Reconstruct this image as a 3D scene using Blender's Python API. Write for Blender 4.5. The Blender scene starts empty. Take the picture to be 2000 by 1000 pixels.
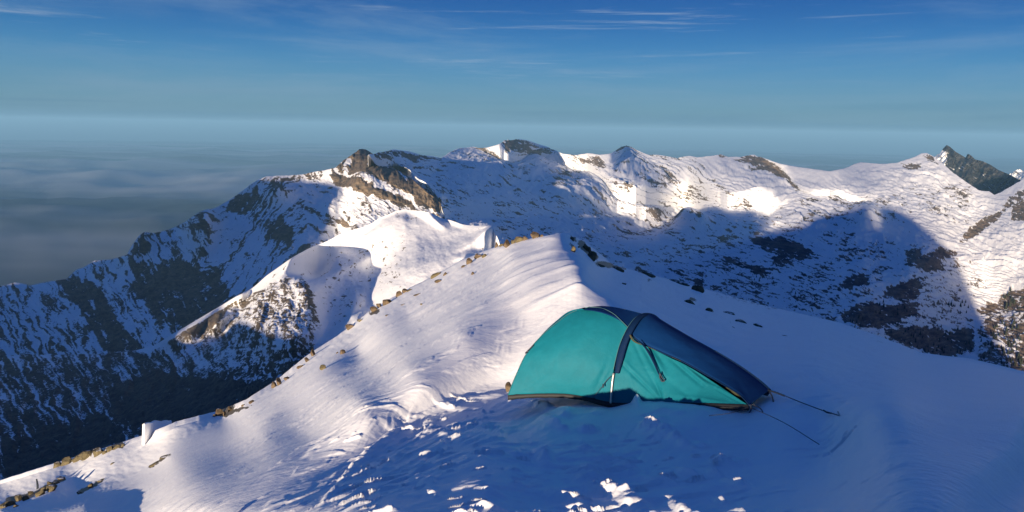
import bpy, math, random
import numpy as np
from mathutils import Matrix, Vector, Euler
R = math.radians
sc = bpy.context.scene

# ------------------------------------------------------------------ camera, sky, sun, exposure
F = 1540.0                                  # focal length in photo pixels (photo is 2000 wide)
PITCH, ROLL = 9.15, 1.0
SUN_AZ, SUN_EL = R(24.1), R(4.6)            # the light travels towards this azimuth (from +Y to +X)
cam_d = bpy.data.cameras.new('camera'); cam = bpy.data.objects.new('camera', cam_d)
sc.collection.objects.link(cam); sc.camera = cam
cam_d.sensor_width = 36; cam_d.lens = 36 * F / 2000
cam_d.clip_start = 0.05; cam_d.clip_end = 400000
RM = Matrix.Rotation(R(90 - PITCH), 3, 'X') @ Matrix.Rotation(R(ROLL), 3, 'Z')
cam.matrix_world = RM.to_4x4()
RN = np.array(RM)
sc.view_settings.view_transform = 'Standard'; sc.view_settings.look = 'None'
sc.view_settings.exposure = 1.12; sc.view_settings.gamma = 1
sc.render.engine = 'CYCLES'

world = bpy.data.worlds.new('World'); sc.world = world; world.use_nodes = True
def build_world():
    nt = world.node_tree; N = nt.nodes; L = nt.links; N.clear()
    out = N.new('ShaderNodeOutputWorld'); bg = N.new('ShaderNodeBackground')
    sky = N.new('ShaderNodeTexSky'); sky.sky_type = 'NISHITA'; sky.sun_disc = False
    sky.sun_elevation = SUN_EL; sky.sun_rotation = SUN_AZ + math.pi
    sky.altitude = 2500; sky.air_density = 1.0; sky.dust_density = 0.6; sky.ozone_density = 1.6
    tc = N.new('ShaderNodeTexCoord'); sep = N.new('ShaderNodeSeparateXYZ'); L.new(tc.outputs['Generated'], sep.inputs[0])
    # colour of the evening air by height above the horizon (a property of the sky dome itself)
    mr = N.new('ShaderNodeMapRange'); mr.inputs[1].default_value = -0.22; mr.inputs[2].default_value = 0.58
    L.new(sep.outputs['Z'], mr.inputs[0])
    rp = N.new('ShaderNodeValToRGB'); L.new(mr.outputs[0], rp.inputs[0])
    def p(z): return (z + 0.22) / 0.8
    st = SKY_STOPS
    rp.color_ramp.interpolation = 'B_SPLINE'
    el = rp.color_ramp.elements
    el[0].position = p(st[0][0]); el[0].color = (*st[0][1], 1)
    el[1].position = p(st[-1][0]); el[1].color = (*st[-1][1], 1)
    for z, c in st[1:-1]:
        e = el.new(p(z)); e.color = (*c, 1)
    # thin streaks of high cloud and stratified haze
    def noise(scale, zs, det, rough, seed):
        mp = N.new('ShaderNodeMapping'); mp.inputs['Scale'].default_value = (1, 1, zs); mp.inputs['Location'].default_value = (seed, seed * .37, 0)
        L.new(tc.outputs['Generated'], mp.inputs[0])
        n = N.new('ShaderNodeTexNoise'); n.inputs['Scale'].default_value = scale; n.inputs['Detail'].default_value = det
        n.inputs['Roughness'].default_value = rough; n.inputs['Distortion'].default_value = 0.4
        L.new(mp.outputs[0], n.inputs[0]); return n.outputs[0]
    def rng(src, a, b, c, d):
        m = N.new('ShaderNodeMapRange'); m.interpolation_type = 'SMOOTHSTEP'
        for k, v in zip((1, 2, 3, 4), (a, b, c, d)): m.inputs[k].default_value = v
        L.new(src, m.inputs[0]); return m.outputs[0]
    def math_(op, a, b):
        m = N.new('ShaderNodeMath'); m.operation = op
        for k, v in ((0, a), (1, b)):
            if hasattr(v, 'links'): L.new(v, m.inputs[k])
            else: m.inputs[k].default_value = v
        return m.outputs[0]
    def mix(fac, a, col, blend='MIX'):
        m = N.new('ShaderNodeMix'); m.data_type = 'RGBA'; m.blend_type = blend
        L.new(fac, m.inputs[0]); L.new(a, m.inputs[6])
        if hasattr(col, 'links'): L.new(col, m.inputs[7])
        else: m.inputs[7].default_value = (*col, 1)
        return m.outputs[2]
    c = rp.outputs[0]
    veil = rng(noise(2.2, 9, 7, .66, 3.1), .44, .72, 0, .34)
    c = mix(math_('MULTIPLY', veil, rng(sep.outputs['Z'], .0, .05, .2, 1)), c, (.32, .44, .56))
    w = rng(noise(3.0, 24, 8, .68, 7.7), .58, .74, 0, .5)
    c = mix(math_('MULTIPLY', w, rng(sep.outputs['Z'], .03, .10, 0, 1)), c, (.48, .58, .68))
    s = rng(noise(2.6, 45, 5, .55, 11.3), .48, .64, 0, .6)
    band = math_('MULTIPLY', rng(sep.outputs['Z'], -.20, -.02, 0, 1), rng(sep.outputs['Z'], .0, .05, 1, 0))
    c = mix(math_('MULTIPLY', s, band), c, (.075, .19, .32))
    # the physically based sky carries the overall brightness distribution round the sun
    k = N.new('ShaderNodeMix'); k.data_type = 'RGBA'; k.blend_type = 'ADD'; k.inputs[0].default_value = 0.05
    L.new(c, k.inputs[6])
    gain = N.new('ShaderNodeMix'); gain.data_type = 'RGBA'; gain.blend_type = 'MULTIPLY'; gain.inputs[0].default_value = 1
    L.new(sky.outputs[0], gain.inputs[6]); gain.inputs[7].default_value = (.12, .30, .75, 1)
    L.new(gain.outputs[2], k.inputs[7])
    L.new(k.outputs[2], bg.inputs[0]); bg.inputs[1].default_value = SKY_GAIN
    L.new(bg.outputs[0], out.inputs[0])
SKY_GAIN = 0.34
SKY_STOPS = [(-.22, (.03, .06, .11)), (-.13, (.035, .10, .17)), (-.06, (.10, .20, .26)), (-.01, (.08, .17, .27)), (.008, (.12, .24, .35)),
             (.03, (.19, .35, .43)), (.073, (.085, .31, .52)), (.115, (.022, .17, .45)), (.154, (.010, .095, .33)), (.30, (.0, .065, .33)), (.58, (.0, .055, .30))]
build_world()

sd = bpy.data.lights.new('sun', 'SUN'); sun = bpy.data.objects.new('sun', sd); sc.collection.objects.link(sun)
sd.energy = 5.0; sd.angle = R(0.55); sd.color = (1.0, .80, .57)
SDIR = np.array([math.sin(SUN_AZ) * math.cos(SUN_EL), math.cos(SUN_AZ) * math.cos(SUN_EL), -math.sin(SUN_EL)])
sun.rotation_euler = Vector(SDIR).to_track_quat('-Z', 'Y').to_euler()

# ------------------------------------------------------------------ helpers
def ray(px, py):
    """azimuth and slope (height per metre of horizontal run) of the line of sight through photo position px, py"""
    px = np.asarray(px, float); py = np.asarray(py, float)
    d = np.stack([px - 1000, 500 - py, np.full(np.broadcast(px, py).shape, -F)], -1) @ RN.T
    h = np.hypot(d[..., 0], d[..., 1])
    return np.arctan2(d[..., 0], d[..., 1]), d[..., 2] / h
def pt(px, py, r):
    az, tau = ray(px, py)
    return np.stack([np.sin(az) * r, np.cos(az) * r, tau * r], -1)

def _hash(ix, iy, seed):
    h = (ix.astype(np.int64) * 374761393 + iy.astype(np.int64) * 668265263 + seed * 1442695041) & 0xFFFFFFFF
    h = ((h ^ (h >> 13)) * 1274126177) & 0xFFFFFFFF
    return (h ^ (h >> 16)) & 0xFFFFFFFF
def perlin(x, y, seed=0):
    x = np.asarray(x, float); y = np.asarray(y, float)
    x0 = np.floor(x); y0 = np.floor(y); fx = x - x0; fy = y - y0
    u = fx * fx * fx * (fx * (fx * 6 - 15) + 10); v = fy * fy * fy * (fy * (fy * 6 - 15) + 10)
    def g(dx, dy):
        a = _hash(x0 + dx, y0 + dy, seed) * (2 * math.pi / 4294967296.0)
        return np.cos(a) * (fx - dx) + np.sin(a) * (fy - dy)
    return ((g(0, 0) * (1 - u) + g(1, 0) * u) * (1 - v) + (g(0, 1) * (1 - u) + g(1, 1) * u) * v) * 1.5
def fbm(x, y, o=5, seed=0, gain=.5):
    s = 0; a = 1; t = 0; x = np.asarray(x, float); y = np.asarray(y, float)
    for k in range(o):
        s = s + a * perlin(x, y, seed + k * 17); t += a; a *= gain; x = x * 2.03 + 5.2; y = y * 2.03 + 1.7
    return s / t
def ridged(x, y, o=5, seed=0, gain=.5):
    s = 0; a = 1; t = 0
    for k in range(o):
        s = s + a * (1 - 2 * np.abs(perlin(x, y, seed + k * 13))); t += a; a *= gain; x = x * 2.07 + 3.1; y = y * 2.07 + 9.2
    return s / t
def sm(e0, e1, x):
    t = np.clip((x - e0) / (e1 - e0), 0, 1); return t * t * (3 - 2 * t)

class TPS:
    def __init__(s, pts, vals, reg=0.0):
        P = np.array(pts, float); s.mu = P.mean(0); s.sd = P.std(0).max(); P = (P - s.mu) / s.sd; s.P = P
        n = len(P); D = np.linalg.norm(P[:, None] - P[None], axis=-1)
        K = np.where(D > 0, D * D * np.log(D + 1e-12), 0) + reg * np.eye(n)
        A = np.zeros((n + 3, n + 3)); A[:n, :n] = K; A[:n, n] = 1; A[:n, n + 1:] = P; A[n, :n] = 1; A[n + 1:, :n] = P.T
        s.w = np.linalg.solve(A, np.concatenate([np.array(vals, float), np.zeros(3)]))
    def __call__(s, x, y):
        sh = np.shape(x); q = (np.stack([np.ravel(x), np.ravel(y)], -1) - s.mu) / s.sd
        out = s.w[-3] + q @ s.w[-2:]
        for i, p in enumerate(s.P):
            d2 = ((q - p) ** 2).sum(-1); out += s.w[i] * .5 * d2 * np.log(d2 + 1e-18)
        return out.reshape(sh)

# hand drawn areas in photo coordinates -> smooth masks looked up on the surfaces
MS = 4
class Canvas:
    def __init__(s): s.a = np.zeros((1200 // MS, 2600 // MS), np.float32)
    def poly(s, pts, val=1.0, soft=5, mode='max'):
        P = np.array(pts, float); x0, y0 = P.min(0) - soft * 2 - 4; x1, y1 = P.max(0) + soft * 2 + 4
        i0 = max(0, int((x0 + 300) // MS)); i1 = min(s.a.shape[1], int((x1 + 300) // MS) + 1)
        j0 = max(0, int(y0 // MS)); j1 = min(s.a.shape[0], int(y1 // MS) + 1)
        X, Y = np.meshgrid(np.arange(i0, i1) * MS - 300., np.arange(j0, j1) * MS * 1.)
        ins = np.zeros(X.shape, bool); dist = np.full(X.shape, 1e9)
        for a, b in zip(P, np.roll(P, -1, 0)):
            c = (a[1] > Y) != (b[1] > Y)
            ins ^= c & (X < (b[0] - a[0]) * (Y - a[1]) / (b[1] - a[1] + 1e-9) + a[0])
            d = b - a; t = np.clip(((X - a[0]) * d[0] + (Y - a[1]) * d[1]) / (d @ d + 1e-9), 0, 1)
            dist = np.minimum(dist, np.hypot(X - a[0] - t * d[0], Y - a[1] - t * d[1]))
        sd_ = np.where(ins, dist, -dist); m = np.clip(sd_ / (2 * soft) + .5, 0, 1)
        sub = s.a[j0:j1, i0:i1]
        s.a[j0:j1, i0:i1] = np.maximum(sub, m * val) if mode == 'max' else (sub * (1 - m) + val * m)
    def __call__(s, px, py):
        x = np.clip((np.asarray(px) + 300) / MS, 0, s.a.shape[1] - 1.01); y = np.clip(np.asarray(py) / MS, 0, s.a.shape[0] - 1.01)
        i = x.astype(int); j = y.astype(int); fx = x - i; fy = y - j; a = s.a
        return (a[j, i] * (1 - fx) + a[j, i + 1] * fx) * (1 - fy) + (a[j + 1, i] * (1 - fx) + a[j + 1, i + 1] * fx) * fy

def link(o, parent=None):
    sc.collection.objects.link(o)
    if parent: o.parent = parent
    return o
def grid_mesh(name, P, mat, attrs=None, smooth=True, parent=None, wrap=False):
    """P: (rows, cols, 3) array -> one mesh object, with per-vertex float attributes"""
    n, m = P.shape[:2]; me = bpy.data.meshes.new(name)
    me.vertices.add(n * m); me.vertices.foreach_set('co', np.ascontiguousarray(P, np.float32).ravel())
    idx = np.arange(n * m).reshape(n, m)
    if wrap: idx = np.concatenate([idx, idx[:, :1]], 1)
    q = np.stack([idx[:-1, :-1], idx[:-1, 1:], idx[1:, 1:], idx[1:, :-1]], -1).reshape(-1, 4)
    me.loops.add(q.size); me.loops.foreach_set('vertex_index', q.ravel().astype(np.int32))
    me.polygons.add(len(q)); me.polygons.foreach_set('loop_start', np.arange(0, q.size, 4, dtype=np.int32))
    me.polygons.foreach_set('use_smooth', np.full(len(q), smooth))
    for k, v in (attrs or {}).items():
        a = me.attributes.new(k, 'FLOAT', 'POINT'); a.data.foreach_set('value', np.ascontiguousarray(v, np.float32).ravel())
    me.update(calc_edges=True); me.validate()
    me.materials.append(mat)
    return link(bpy.data.objects.new(name, me), parent)
def structure(o, label=None, cat=None):
    o['kind'] = 'structure'
    if label: o['label'] = label
    if cat: o['category'] = cat
    return o
def tag(o, label, cat, group=None, kind=None):
    o['label'] = label; o['category'] = cat
    if group: o['group'] = group
    if kind: o['kind'] = kind
    return o

# ------------------------------------------------------------------ materials
class NB:
    def __init__(s, name):
        s.m = bpy.data.materials.new(name); s.m.use_nodes = True; s.nt = s.m.node_tree; s.N = s.nt.nodes; s.L = s.nt.links
        s.b = s.N['Principled BSDF']
    def new(s, t, **kw):
        n = s.N.new(t)
        for k, v in kw.items(): setattr(n, k, v)
        return n
    def put(s, sock, v):
        if hasattr(v, 'links'): s.L.new(v, sock)
        elif isinstance(v, tuple) and len(v) == 3 and sock.type == 'RGBA': sock.default_value = (*v, 1)
        else: sock.default_value = v
    def noise(s, scale, det=6, rough=.6, vec=None, dist=0):
        n = s.new('ShaderNodeTexNoise'); n.inputs['Scale'].default_value = scale; n.inputs['Detail'].default_value = det
        n.inputs['Roughness'].default_value = rough; n.inputs['Distortion'].default_value = dist
        s.put(n.inputs[0], vec if vec is not None else s.co()); return n.outputs[0]
    def co(s):
        if not hasattr(s, '_co'): s._co = s.new('ShaderNodeTexCoord').outputs['Object']
        return s._co
    def mapping(s, sc_, rot=(0, 0, 0)):
        m = s.new('ShaderNodeMapping'); m.inputs['Scale'].default_value = sc_; m.inputs['Rotation'].default_value = rot
        s.L.new(s.co(), m.inputs[0]); return m.outputs[0]
    def rng(s, v, a, b, c=0, d=1):
        m = s.new('ShaderNodeMapRange'); m.interpolation_type = 'SMOOTHSTEP'
        for k, q in zip((1, 2, 3, 4), (a, b, c, d)): s.put(m.inputs[k], q)
        s.put(m.inputs[0], v); return m.outputs[0]
    def mix(s, f, a, b):
        m = s.new('ShaderNodeMix', data_type='RGBA'); s.put(m.inputs[0], f); s.put(m.inputs[6], a); s.put(m.inputs[7], b); return m.outputs[2]
    def math(s, op, a, b=0.0):
        m = s.new('ShaderNodeMath', operation=op); s.put(m.inputs[0], a); s.put(m.inputs[1], b); return m.outputs[0]
    def attr(s, name): n = s.new('ShaderNodeAttribute', attribute_name=name); return n.outputs['Fac']
    def bump(s, h, strength, dist):
        n = s.new('ShaderNodeBump'); n.inputs['Strength'].default_value = strength; n.inputs['Distance'].default_value = dist
        s.put(n.inputs['Height'], h); s.L.new(n.outputs[0], s.b.inputs['Normal'])
    def set(s, **kw):
        for k, v in kw.items(): s.put(s.b.inputs[k.replace('_', ' ')], v)
        return s.m
SNOW = (.86, .87, .89)
def terrain_mat(name, scale, rock=((.070, .062, .055), (.24, .18, .125)), bdist=3.0):
    """snow over rock: the 'rock' attribute says how much rock shows through"""
    k = NB(name)
    n1 = k.noise(1 / scale, 8, .65); n2 = k.noise(1 / (scale * .22), 5, .6)
    edge = k.math('ADD', k.attr('rock'), k.math('MULTIPLY', k.math('SUBTRACT', n2, .5), .9))
    f = k.rng(edge, .42, .58)
    strata = k.noise(1 / (scale * .8), 5, .7, k.mapping((1, 1, 6)))
    rc = k.mix(k.rng(k.math('ADD', k.math('MULTIPLY', strata, .6), k.math('MULTIPLY', n1, .4)), .36, .64), rock[0], rock[1])
    rc = k.mix(k.rng(n2, .3, .7, 0, .5), rc, (rock[0][0] * 1.6, rock[0][1] * 1.6, rock[0][2] * 1.6))
    snow = k.mix(k.rng(n1, .35, .65), SNOW, (.80, .82, .85))
    h = k.math('ADD', k.math('MULTIPLY', n1, 1.0), k.math('MULTIPLY', n2, .3))
    k.bump(h, .5, bdist)
    return k.set(Base_Color=k.mix(f, snow, rc), Roughness=k.mix(f, (.55, .55, .55), (.9, .9, .9)), Specular_IOR_Level=.2)
# ------------------------------------------------------------------ far terrain: outlines, distances, rock, light
def pl(line, x):
    a = np.array(line, float); return np.interp(x, a[:, 0], a[:, 1])
SKY_D = [(600, 420), (660, 360), (700, 300), (722, 293), (735, 290), (770, 284), (800, 288), (830, 296), (862, 302), (880, 292), (905, 289), (925, 281), (950, 281), (975, 274), (985, 266), (1008, 264),
         (1030, 267), (1052, 275), (1075, 284), (1100, 293), (1125, 295), (1148, 291), (1172, 295), (1196, 292), (1206, 288), (1224, 289), (1242, 299), (1262, 304), (1290, 303), (1322, 309), (1345, 304),
         (1362, 307), (1392, 303), (1408, 300), (1422, 306), (1445, 306), (1470, 301), (1500, 306), (1540, 315), (1580, 320), (1622, 326), (1655, 320), (1682, 316), (1720, 321), (1752, 318), (1780, 309),
         (1800, 300), (1810, 299), (1822, 305), (1840, 318), (1862, 338), (1885, 354), (1912, 372), (1932, 374), (1942, 381), (1958, 374), (1985, 358), (2003, 348), (2080, 318), (2200, 290), (2320, 300)]
EDGE_A = [(-300, 965), (-120, 955), (0, 945), (100, 915), (200, 885), (280, 858), (320, 843), (345, 832), (380, 823), (430, 810), (480, 790), (540, 750), (600, 700), (660, 660), (730, 605), (800, 565), (850, 540), (900, 510), (960, 485),
          (1040, 465), (1100, 455), (1140, 470), (1200, 520), (1300, 545), (1400, 572), (1500, 600), (1640, 632), (1720, 660), (1800, 692), (1900, 705), (2000, 730), (2150, 775), (2320, 820)]
SKY_C = [(-1000, 820), (-300, 640), (-100, 585), (-40, 572), (0, 560), (30, 552), (60, 558), (100, 550), (130, 546), (148, 528), (165, 522), (185, 509), (215, 508), (248, 500), (258, 484), (272, 468), (282, 462), (300, 460), (335, 447),
         (365, 435), (388, 424), (415, 412), (440, 396), (470, 378), (500, 362), (522, 352), (550, 348), (582, 343), (610, 337), (634, 334), (655, 328), (672, 312), (690, 303), (702, 296), (714, 299), (738, 315), (765, 332),
         (788, 345), (802, 354), (822, 372), (836, 382), (852, 395), (862, 405), (862, 412), (872, 440), (900, 480)]
SKY_B = [(-1000, 860), (-300, 720), (-100, 712), (0, 708), (12, 700), (40, 694), (100, 695), (200, 693), (262, 687), (300, 677), (340, 655), (362, 643), (420, 610), (450, 592), (482, 574), (520, 545), (562, 517), (620, 484), (680, 455),
         (742, 420), (772, 405), (792, 401), (812, 406), (830, 417), (862, 432), (902, 441), (945, 446), (963, 445), (970, 462), (976, 478), (1000, 500), (1030, 520)]
RD = TPS([(600, 420), (700, 297), (770, 285), (862, 302), (925, 281), (1000, 265), (1110, 293), (1215, 290), (1320, 310), (1480, 303), (1560, 318), (1680, 318), (1805, 300), (1940, 378), (2000, 350), (2200, 290),
          (862, 405), (900, 370), (800, 340), (1000, 400), (1000, 460), (1200, 400), (1100, 500), (1300, 500), (1300, 580), (1400, 440), (1500, 440), (1500, 610), (1700, 400), (1700, 460), (1650, 650), (1800, 500),
          (1800, 400), (1850, 700), (1950, 480), (2000, 600), (2000, 740), (2200, 500), (2200, 800), (1100, 350), (1300, 380), (1500, 360), (1600, 350), (1950, 600), (1900, 440)],
         np.log([2700, 3000, 3500, 4600, 5100, 5700, 6100, 5900, 5600, 5300, 5400, 5300, 5100, 4300, 4100, 4000,
                 2480, 3000, 2950, 3300, 2850, 3900, 2800, 3000, 2600, 3500, 3500, 2600, 4100, 3500, 2600, 3300,
                 4150, 2900, 3700, 3300, 2800, 3500, 2800, 4900, 4700, 4400, 4500, 3400, 4000]))
RC = TPS([(-300, 640), (0, 560), (150, 530), (280, 463), (390, 424), (500, 362), (640, 335), (700, 297), (790, 346), (862, 405), (900, 480),
          (0, 780), (-300, 800), (150, 760), (300, 720), (300, 600), (450, 650), (400, 520), (520, 580), (560, 450), (650, 500), (650, 410), (730, 400), (820, 440), (760, 370)],
         np.log([3600, 3500, 3350, 3200, 3100, 3000, 2950, 2980, 2650, 2400, 2380,
                 2200, 2300, 2100, 2000, 2550, 2000, 2650, 2150, 2600, 2250, 2560, 2450, 2250, 2580]))
RB = TPS([(-300, 720), (0, 708), (200, 693), (300, 677), (420, 610), (520, 545), (620, 484), (742, 420), (792, 401), (862, 432), (962, 446), (1000, 500), (1030, 540),
          (-300, 1050), (0, 1000), (150, 960), (300, 880), (420, 840), (540, 800), (650, 710), (730, 650), (850, 570), (960, 520),
          (450, 690), (600, 590), (680, 540), (640, 620), (800, 490), (200, 800), (740, 560), (870, 480), (545, 560)],
         np.log([1750, 1700, 1620, 1580, 1520, 1470, 1420, 1350, 1330, 1300, 1240, 1200, 1190,
                 800, 780, 760, 740, 700, 680, 700, 740, 820, 900,
                 1080, 1170, 1300, 1080, 1180, 1180, 1110, 1150, 1340]))

# where the evening sun reaches (1) and where it does not (0)
LIT = Canvas()
LITP = [[(1028, 318), (1048, 318), (1075, 335), (1100, 345), (1140, 353), (1180, 360), (1230, 385), (1290, 405), (1305, 420), (1290, 426), (1240, 414), (1200, 400), (1175, 400), (1130, 392), (1085, 386), (1083, 372), (1058, 362), (1005, 347), (1018, 338), (1040, 345)],
        [(1308, 410), (1340, 414), (1378, 436), (1360, 441), (1330, 432)],
        [(1200, 288), (1225, 285), (1260, 296), (1320, 300), (1350, 295), (1400, 290), (1440, 298), (1480, 296), (1540, 325), (1575, 365), (1620, 362), (1655, 352), (1660, 372), (1695, 395), (1745, 412), (1740, 425), (1700, 440), (1660, 424), (1620, 430), (1580, 443),
         (1530, 443), (1480, 442), (1500, 410), (1528, 375), (1500, 354), (1440, 332), (1400, 326), (1370, 322), (1400, 345), (1450, 368), (1468, 388), (1460, 402), (1430, 402), (1380, 388), (1340, 372), (1290, 360), (1255, 345), (1255, 335), (1205, 318)],
        [(1630, 318), (1682, 308), (1750, 310), (1800, 290), (1830, 300), (1870, 343), (1935, 373), (2000, 340), (2330, 250), (2330, 900), (1960, 740), (1898, 690), (1925, 640), (1945, 560), (1962, 492), (1950, 478), (1900, 472), (1830, 470), (1790, 440), (1780, 425), (1790, 405), (1745, 393), (1762, 370), (1700, 362), (1655, 352), (1655, 340)],
        [(872, 292), (910, 286), (950, 286), (955, 325), (992, 350), (996, 356), (960, 352), (930, 332), (905, 322), (905, 304)],
        # left ridge
        [(470, 374), (520, 350), (550, 342), (600, 335), (634, 330), (660, 322), (690, 295), (704, 290), (740, 312), (790, 342), (836, 378), (866, 408), (856, 420), (830, 440), (700, 440), (660, 445), (640, 440), (670, 425), (690, 405), (688, 380), (650, 352), (600, 346), (520, 360)],
        [(645, 392), (655, 385), (656, 415), (646, 420)], [(270, 466), (284, 460), (290, 480), (276, 505)], [(380, 425), (400, 420), (412, 470), (405, 500), (392, 480)], [(530, 380), (552, 385), (540, 398)],
        # middle spur
        [(500, 556), (562, 512), (620, 479), (680, 450), (742, 415), (792, 396), (862, 427), (962, 440), (975, 462), (980, 520), (790, 640), (735, 610), (725, 585), (742, 530), (735, 500), (700, 478), (672, 476), (620, 502), (560, 532), (560, 545), (600, 560), (612, 600), (612, 660), (580, 700), (540, 690), (480, 640), (350, 680), (330, 662), (400, 620)],
        [(676, 590), (690, 585), (705, 625), (690, 640), (680, 630)]]
for p in LITP: LIT.poly(p, soft=4)
LIT.poly([(1320, 343), (1380, 342), (1440, 365), (1452, 380), (1430, 388), (1385, 368), (1340, 352)], 0, 3, 'set')
LIT.poly([(1375, 325), (1440, 340), (1500, 358), (1526, 374), (1500, 405), (1475, 420), (1440, 360)], 0, 3, 'set')

ROCK = Canvas()
def rk(v, *polys, soft=5):
    for p in polys: ROCK.poly(p, v, soft)
# plateau: background flecks, then outcrops
rk(.30, [(700, 280), (1100, 270), (1250, 330), (1500, 440), (1300, 600), (860, 450)], soft=20)
rk(.36, [(1330, 440), (1560, 430), (1850, 470), (1940, 520), (1900, 700), (1500, 640), (1200, 560)], soft=20)
rk(.42, [(1400, 500), (1560, 520), (1700, 540), (1880, 560), (1900, 720), (1600, 660), (1400, 600)], soft=14)
rk(.36, [(1190, 285), (1350, 300), (1480, 380), (1460, 405), (1300, 370), (1200, 320)], [(1020, 315), (1180, 350), (1380, 430), (1360, 445), (1180, 400), (1000, 350)], soft=5)
rk(.36, [(1480, 400), (1700, 360), (1900, 350), (1900, 440), (1700, 445), (1480, 445)], soft=8)
rk(.95, [(1458, 466), (1520, 463), (1590, 488), (1597, 500), (1570, 510), (1530, 505), (1490, 492)], [(1500, 500), (1540, 505), (1550, 520), (1528, 524), (1505, 512)], [(1768, 492), (1800, 486), (1800, 500), (1832, 485), (1872, 486), (1870, 498), (1838, 512), (1842, 530), (1805, 534), (1768, 522)],
   [(1632, 562), (1658, 540), (1695, 538), (1698, 550), (1660, 570)], [(1730, 565), (1790, 545), (1802, 560), (1795, 585), (1768, 590), (1735, 580)], [(1640, 615), (1690, 590), (1730, 600), (1790, 592), (1790, 618), (1740, 638), (1690, 645), (1645, 632)],
   [(1728, 645), (1790, 640), (1850, 650), (1900, 640), (1905, 690), (1850, 700), (1770, 680), (1725, 660)], [(1438, 312), (1456, 303), (1480, 300), (1510, 311), (1540, 330), (1558, 345), (1577, 368), (1556, 366), (1535, 348), (1500, 334), (1470, 322)],
   [(978, 272), (990, 263), (1020, 264), (1045, 276), (1075, 290), (1080, 302), (1045, 292), (1010, 280), (985, 280)], [(922, 281), (960, 285), (985, 296), (972, 300), (940, 292)], [(1194, 293), (1210, 286), (1232, 290), (1252, 303), (1222, 296)],
   [(1580, 505), (1600, 500), (1600, 512)], [(1255, 395), (1292, 405), (1296, 418), (1270, 412)], [(1312, 416), (1335, 418), (1335, 430), (1316, 426)], [(1345, 424), (1370, 432), (1370, 441), (1348, 438)],
   [(1350, 548), (1372, 545), (1378, 562), (1366, 572)], [(990, 296), (1022, 300), (1020, 306), (995, 302)], [(1402, 298), (1412, 299), (1425, 306), (1405, 305)], [(1368, 456), (1420, 466), (1432, 474), (1390, 470)], [(1200, 432), (1255, 446), (1262, 456), (1215, 444)], [(1245, 436), (1285, 452), (1275, 455)])
rk(.85, [(725, 291), (770, 283), (860, 300), (862, 306), (800, 300), (780, 293), (740, 298)], [(805, 318), (848, 326), (840, 332), (806, 323)], [(1130, 296), (1170, 298), (1192, 312), (1160, 308), (1135, 304)],
   [(1800, 300), (1818, 302), (1834, 322), (1818, 318)], [(1760, 320), (1780, 318), (1800, 322), (1798, 332), (1775, 334)], [(1410, 500), (1440, 506), (1490, 530), (1500, 542), (1480, 540), (1420, 514)],
   [(1880, 462), (1900, 440), (1945, 415), (1985, 378), (2005, 372), (1995, 392), (1960, 415), (1950, 432), (1905, 462), (1875, 475)], [(1976, 405), (2005, 385), (2100, 350), (2100, 400), (2005, 435), (1976, 430)],
   [(1900, 610), (1940, 590), (1950, 600), (1930, 620)], [(1955, 575), (2010, 560), (2100, 560), (2100, 610), (1990, 612), (1950, 600)], [(1920, 640), (1960, 615), (1960, 630), (1930, 660)], [(1930, 690), (1960, 670), (2010, 620), (2010, 640), (1970, 680)], [(1960, 740), (2005, 640), (2050, 620), (2100, 800)], soft=4)
rk(.50, [(1900, 700), (1905, 640), (1950, 590), (2010, 560), (2200, 560), (2200, 800), (1960, 740)], soft=8)
rk(.60, [(1590, 372), (1620, 372), (1650, 392), (1685, 402), (1670, 404), (1620, 388)], [(1540, 395), (1590, 385), (1680, 425), (1600, 400)], soft=5)

ROCKC = Canvas()
def rc(v, *polys, soft=5):
    for p in polys: ROCKC.poly(p, v, soft)
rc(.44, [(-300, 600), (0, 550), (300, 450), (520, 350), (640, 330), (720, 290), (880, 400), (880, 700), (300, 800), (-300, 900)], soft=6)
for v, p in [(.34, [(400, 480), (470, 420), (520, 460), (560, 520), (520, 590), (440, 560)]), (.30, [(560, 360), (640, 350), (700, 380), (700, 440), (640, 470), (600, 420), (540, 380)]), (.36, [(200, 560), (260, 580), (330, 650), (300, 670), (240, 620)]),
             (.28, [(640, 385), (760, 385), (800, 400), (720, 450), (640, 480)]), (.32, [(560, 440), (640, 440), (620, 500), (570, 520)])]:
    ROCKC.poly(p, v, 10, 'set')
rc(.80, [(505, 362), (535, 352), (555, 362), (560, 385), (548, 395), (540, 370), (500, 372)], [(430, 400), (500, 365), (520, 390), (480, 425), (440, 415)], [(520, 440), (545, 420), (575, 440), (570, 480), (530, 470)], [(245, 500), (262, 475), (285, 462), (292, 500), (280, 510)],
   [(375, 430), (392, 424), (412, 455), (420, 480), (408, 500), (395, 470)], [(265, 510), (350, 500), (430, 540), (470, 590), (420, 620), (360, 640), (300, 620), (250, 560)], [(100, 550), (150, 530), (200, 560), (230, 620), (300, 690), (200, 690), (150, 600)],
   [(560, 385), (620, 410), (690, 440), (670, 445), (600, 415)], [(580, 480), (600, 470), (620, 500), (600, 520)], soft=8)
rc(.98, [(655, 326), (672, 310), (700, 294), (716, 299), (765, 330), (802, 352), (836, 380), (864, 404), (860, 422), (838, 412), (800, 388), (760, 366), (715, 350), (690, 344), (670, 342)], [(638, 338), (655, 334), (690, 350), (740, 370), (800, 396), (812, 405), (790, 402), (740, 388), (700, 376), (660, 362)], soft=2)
# snow ledges between the cliff bands
for p in [[(668, 322), (680, 308), (688, 312), (680, 345), (672, 345)], [(718, 322), (760, 342), (800, 362), (798, 366), (755, 348), (716, 328)], [(690, 345), (760, 366), (812, 392), (806, 394), (740, 372), (690, 353)]]:
    ROCKC.poly(p, .3, 1.5, 'set')

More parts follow.
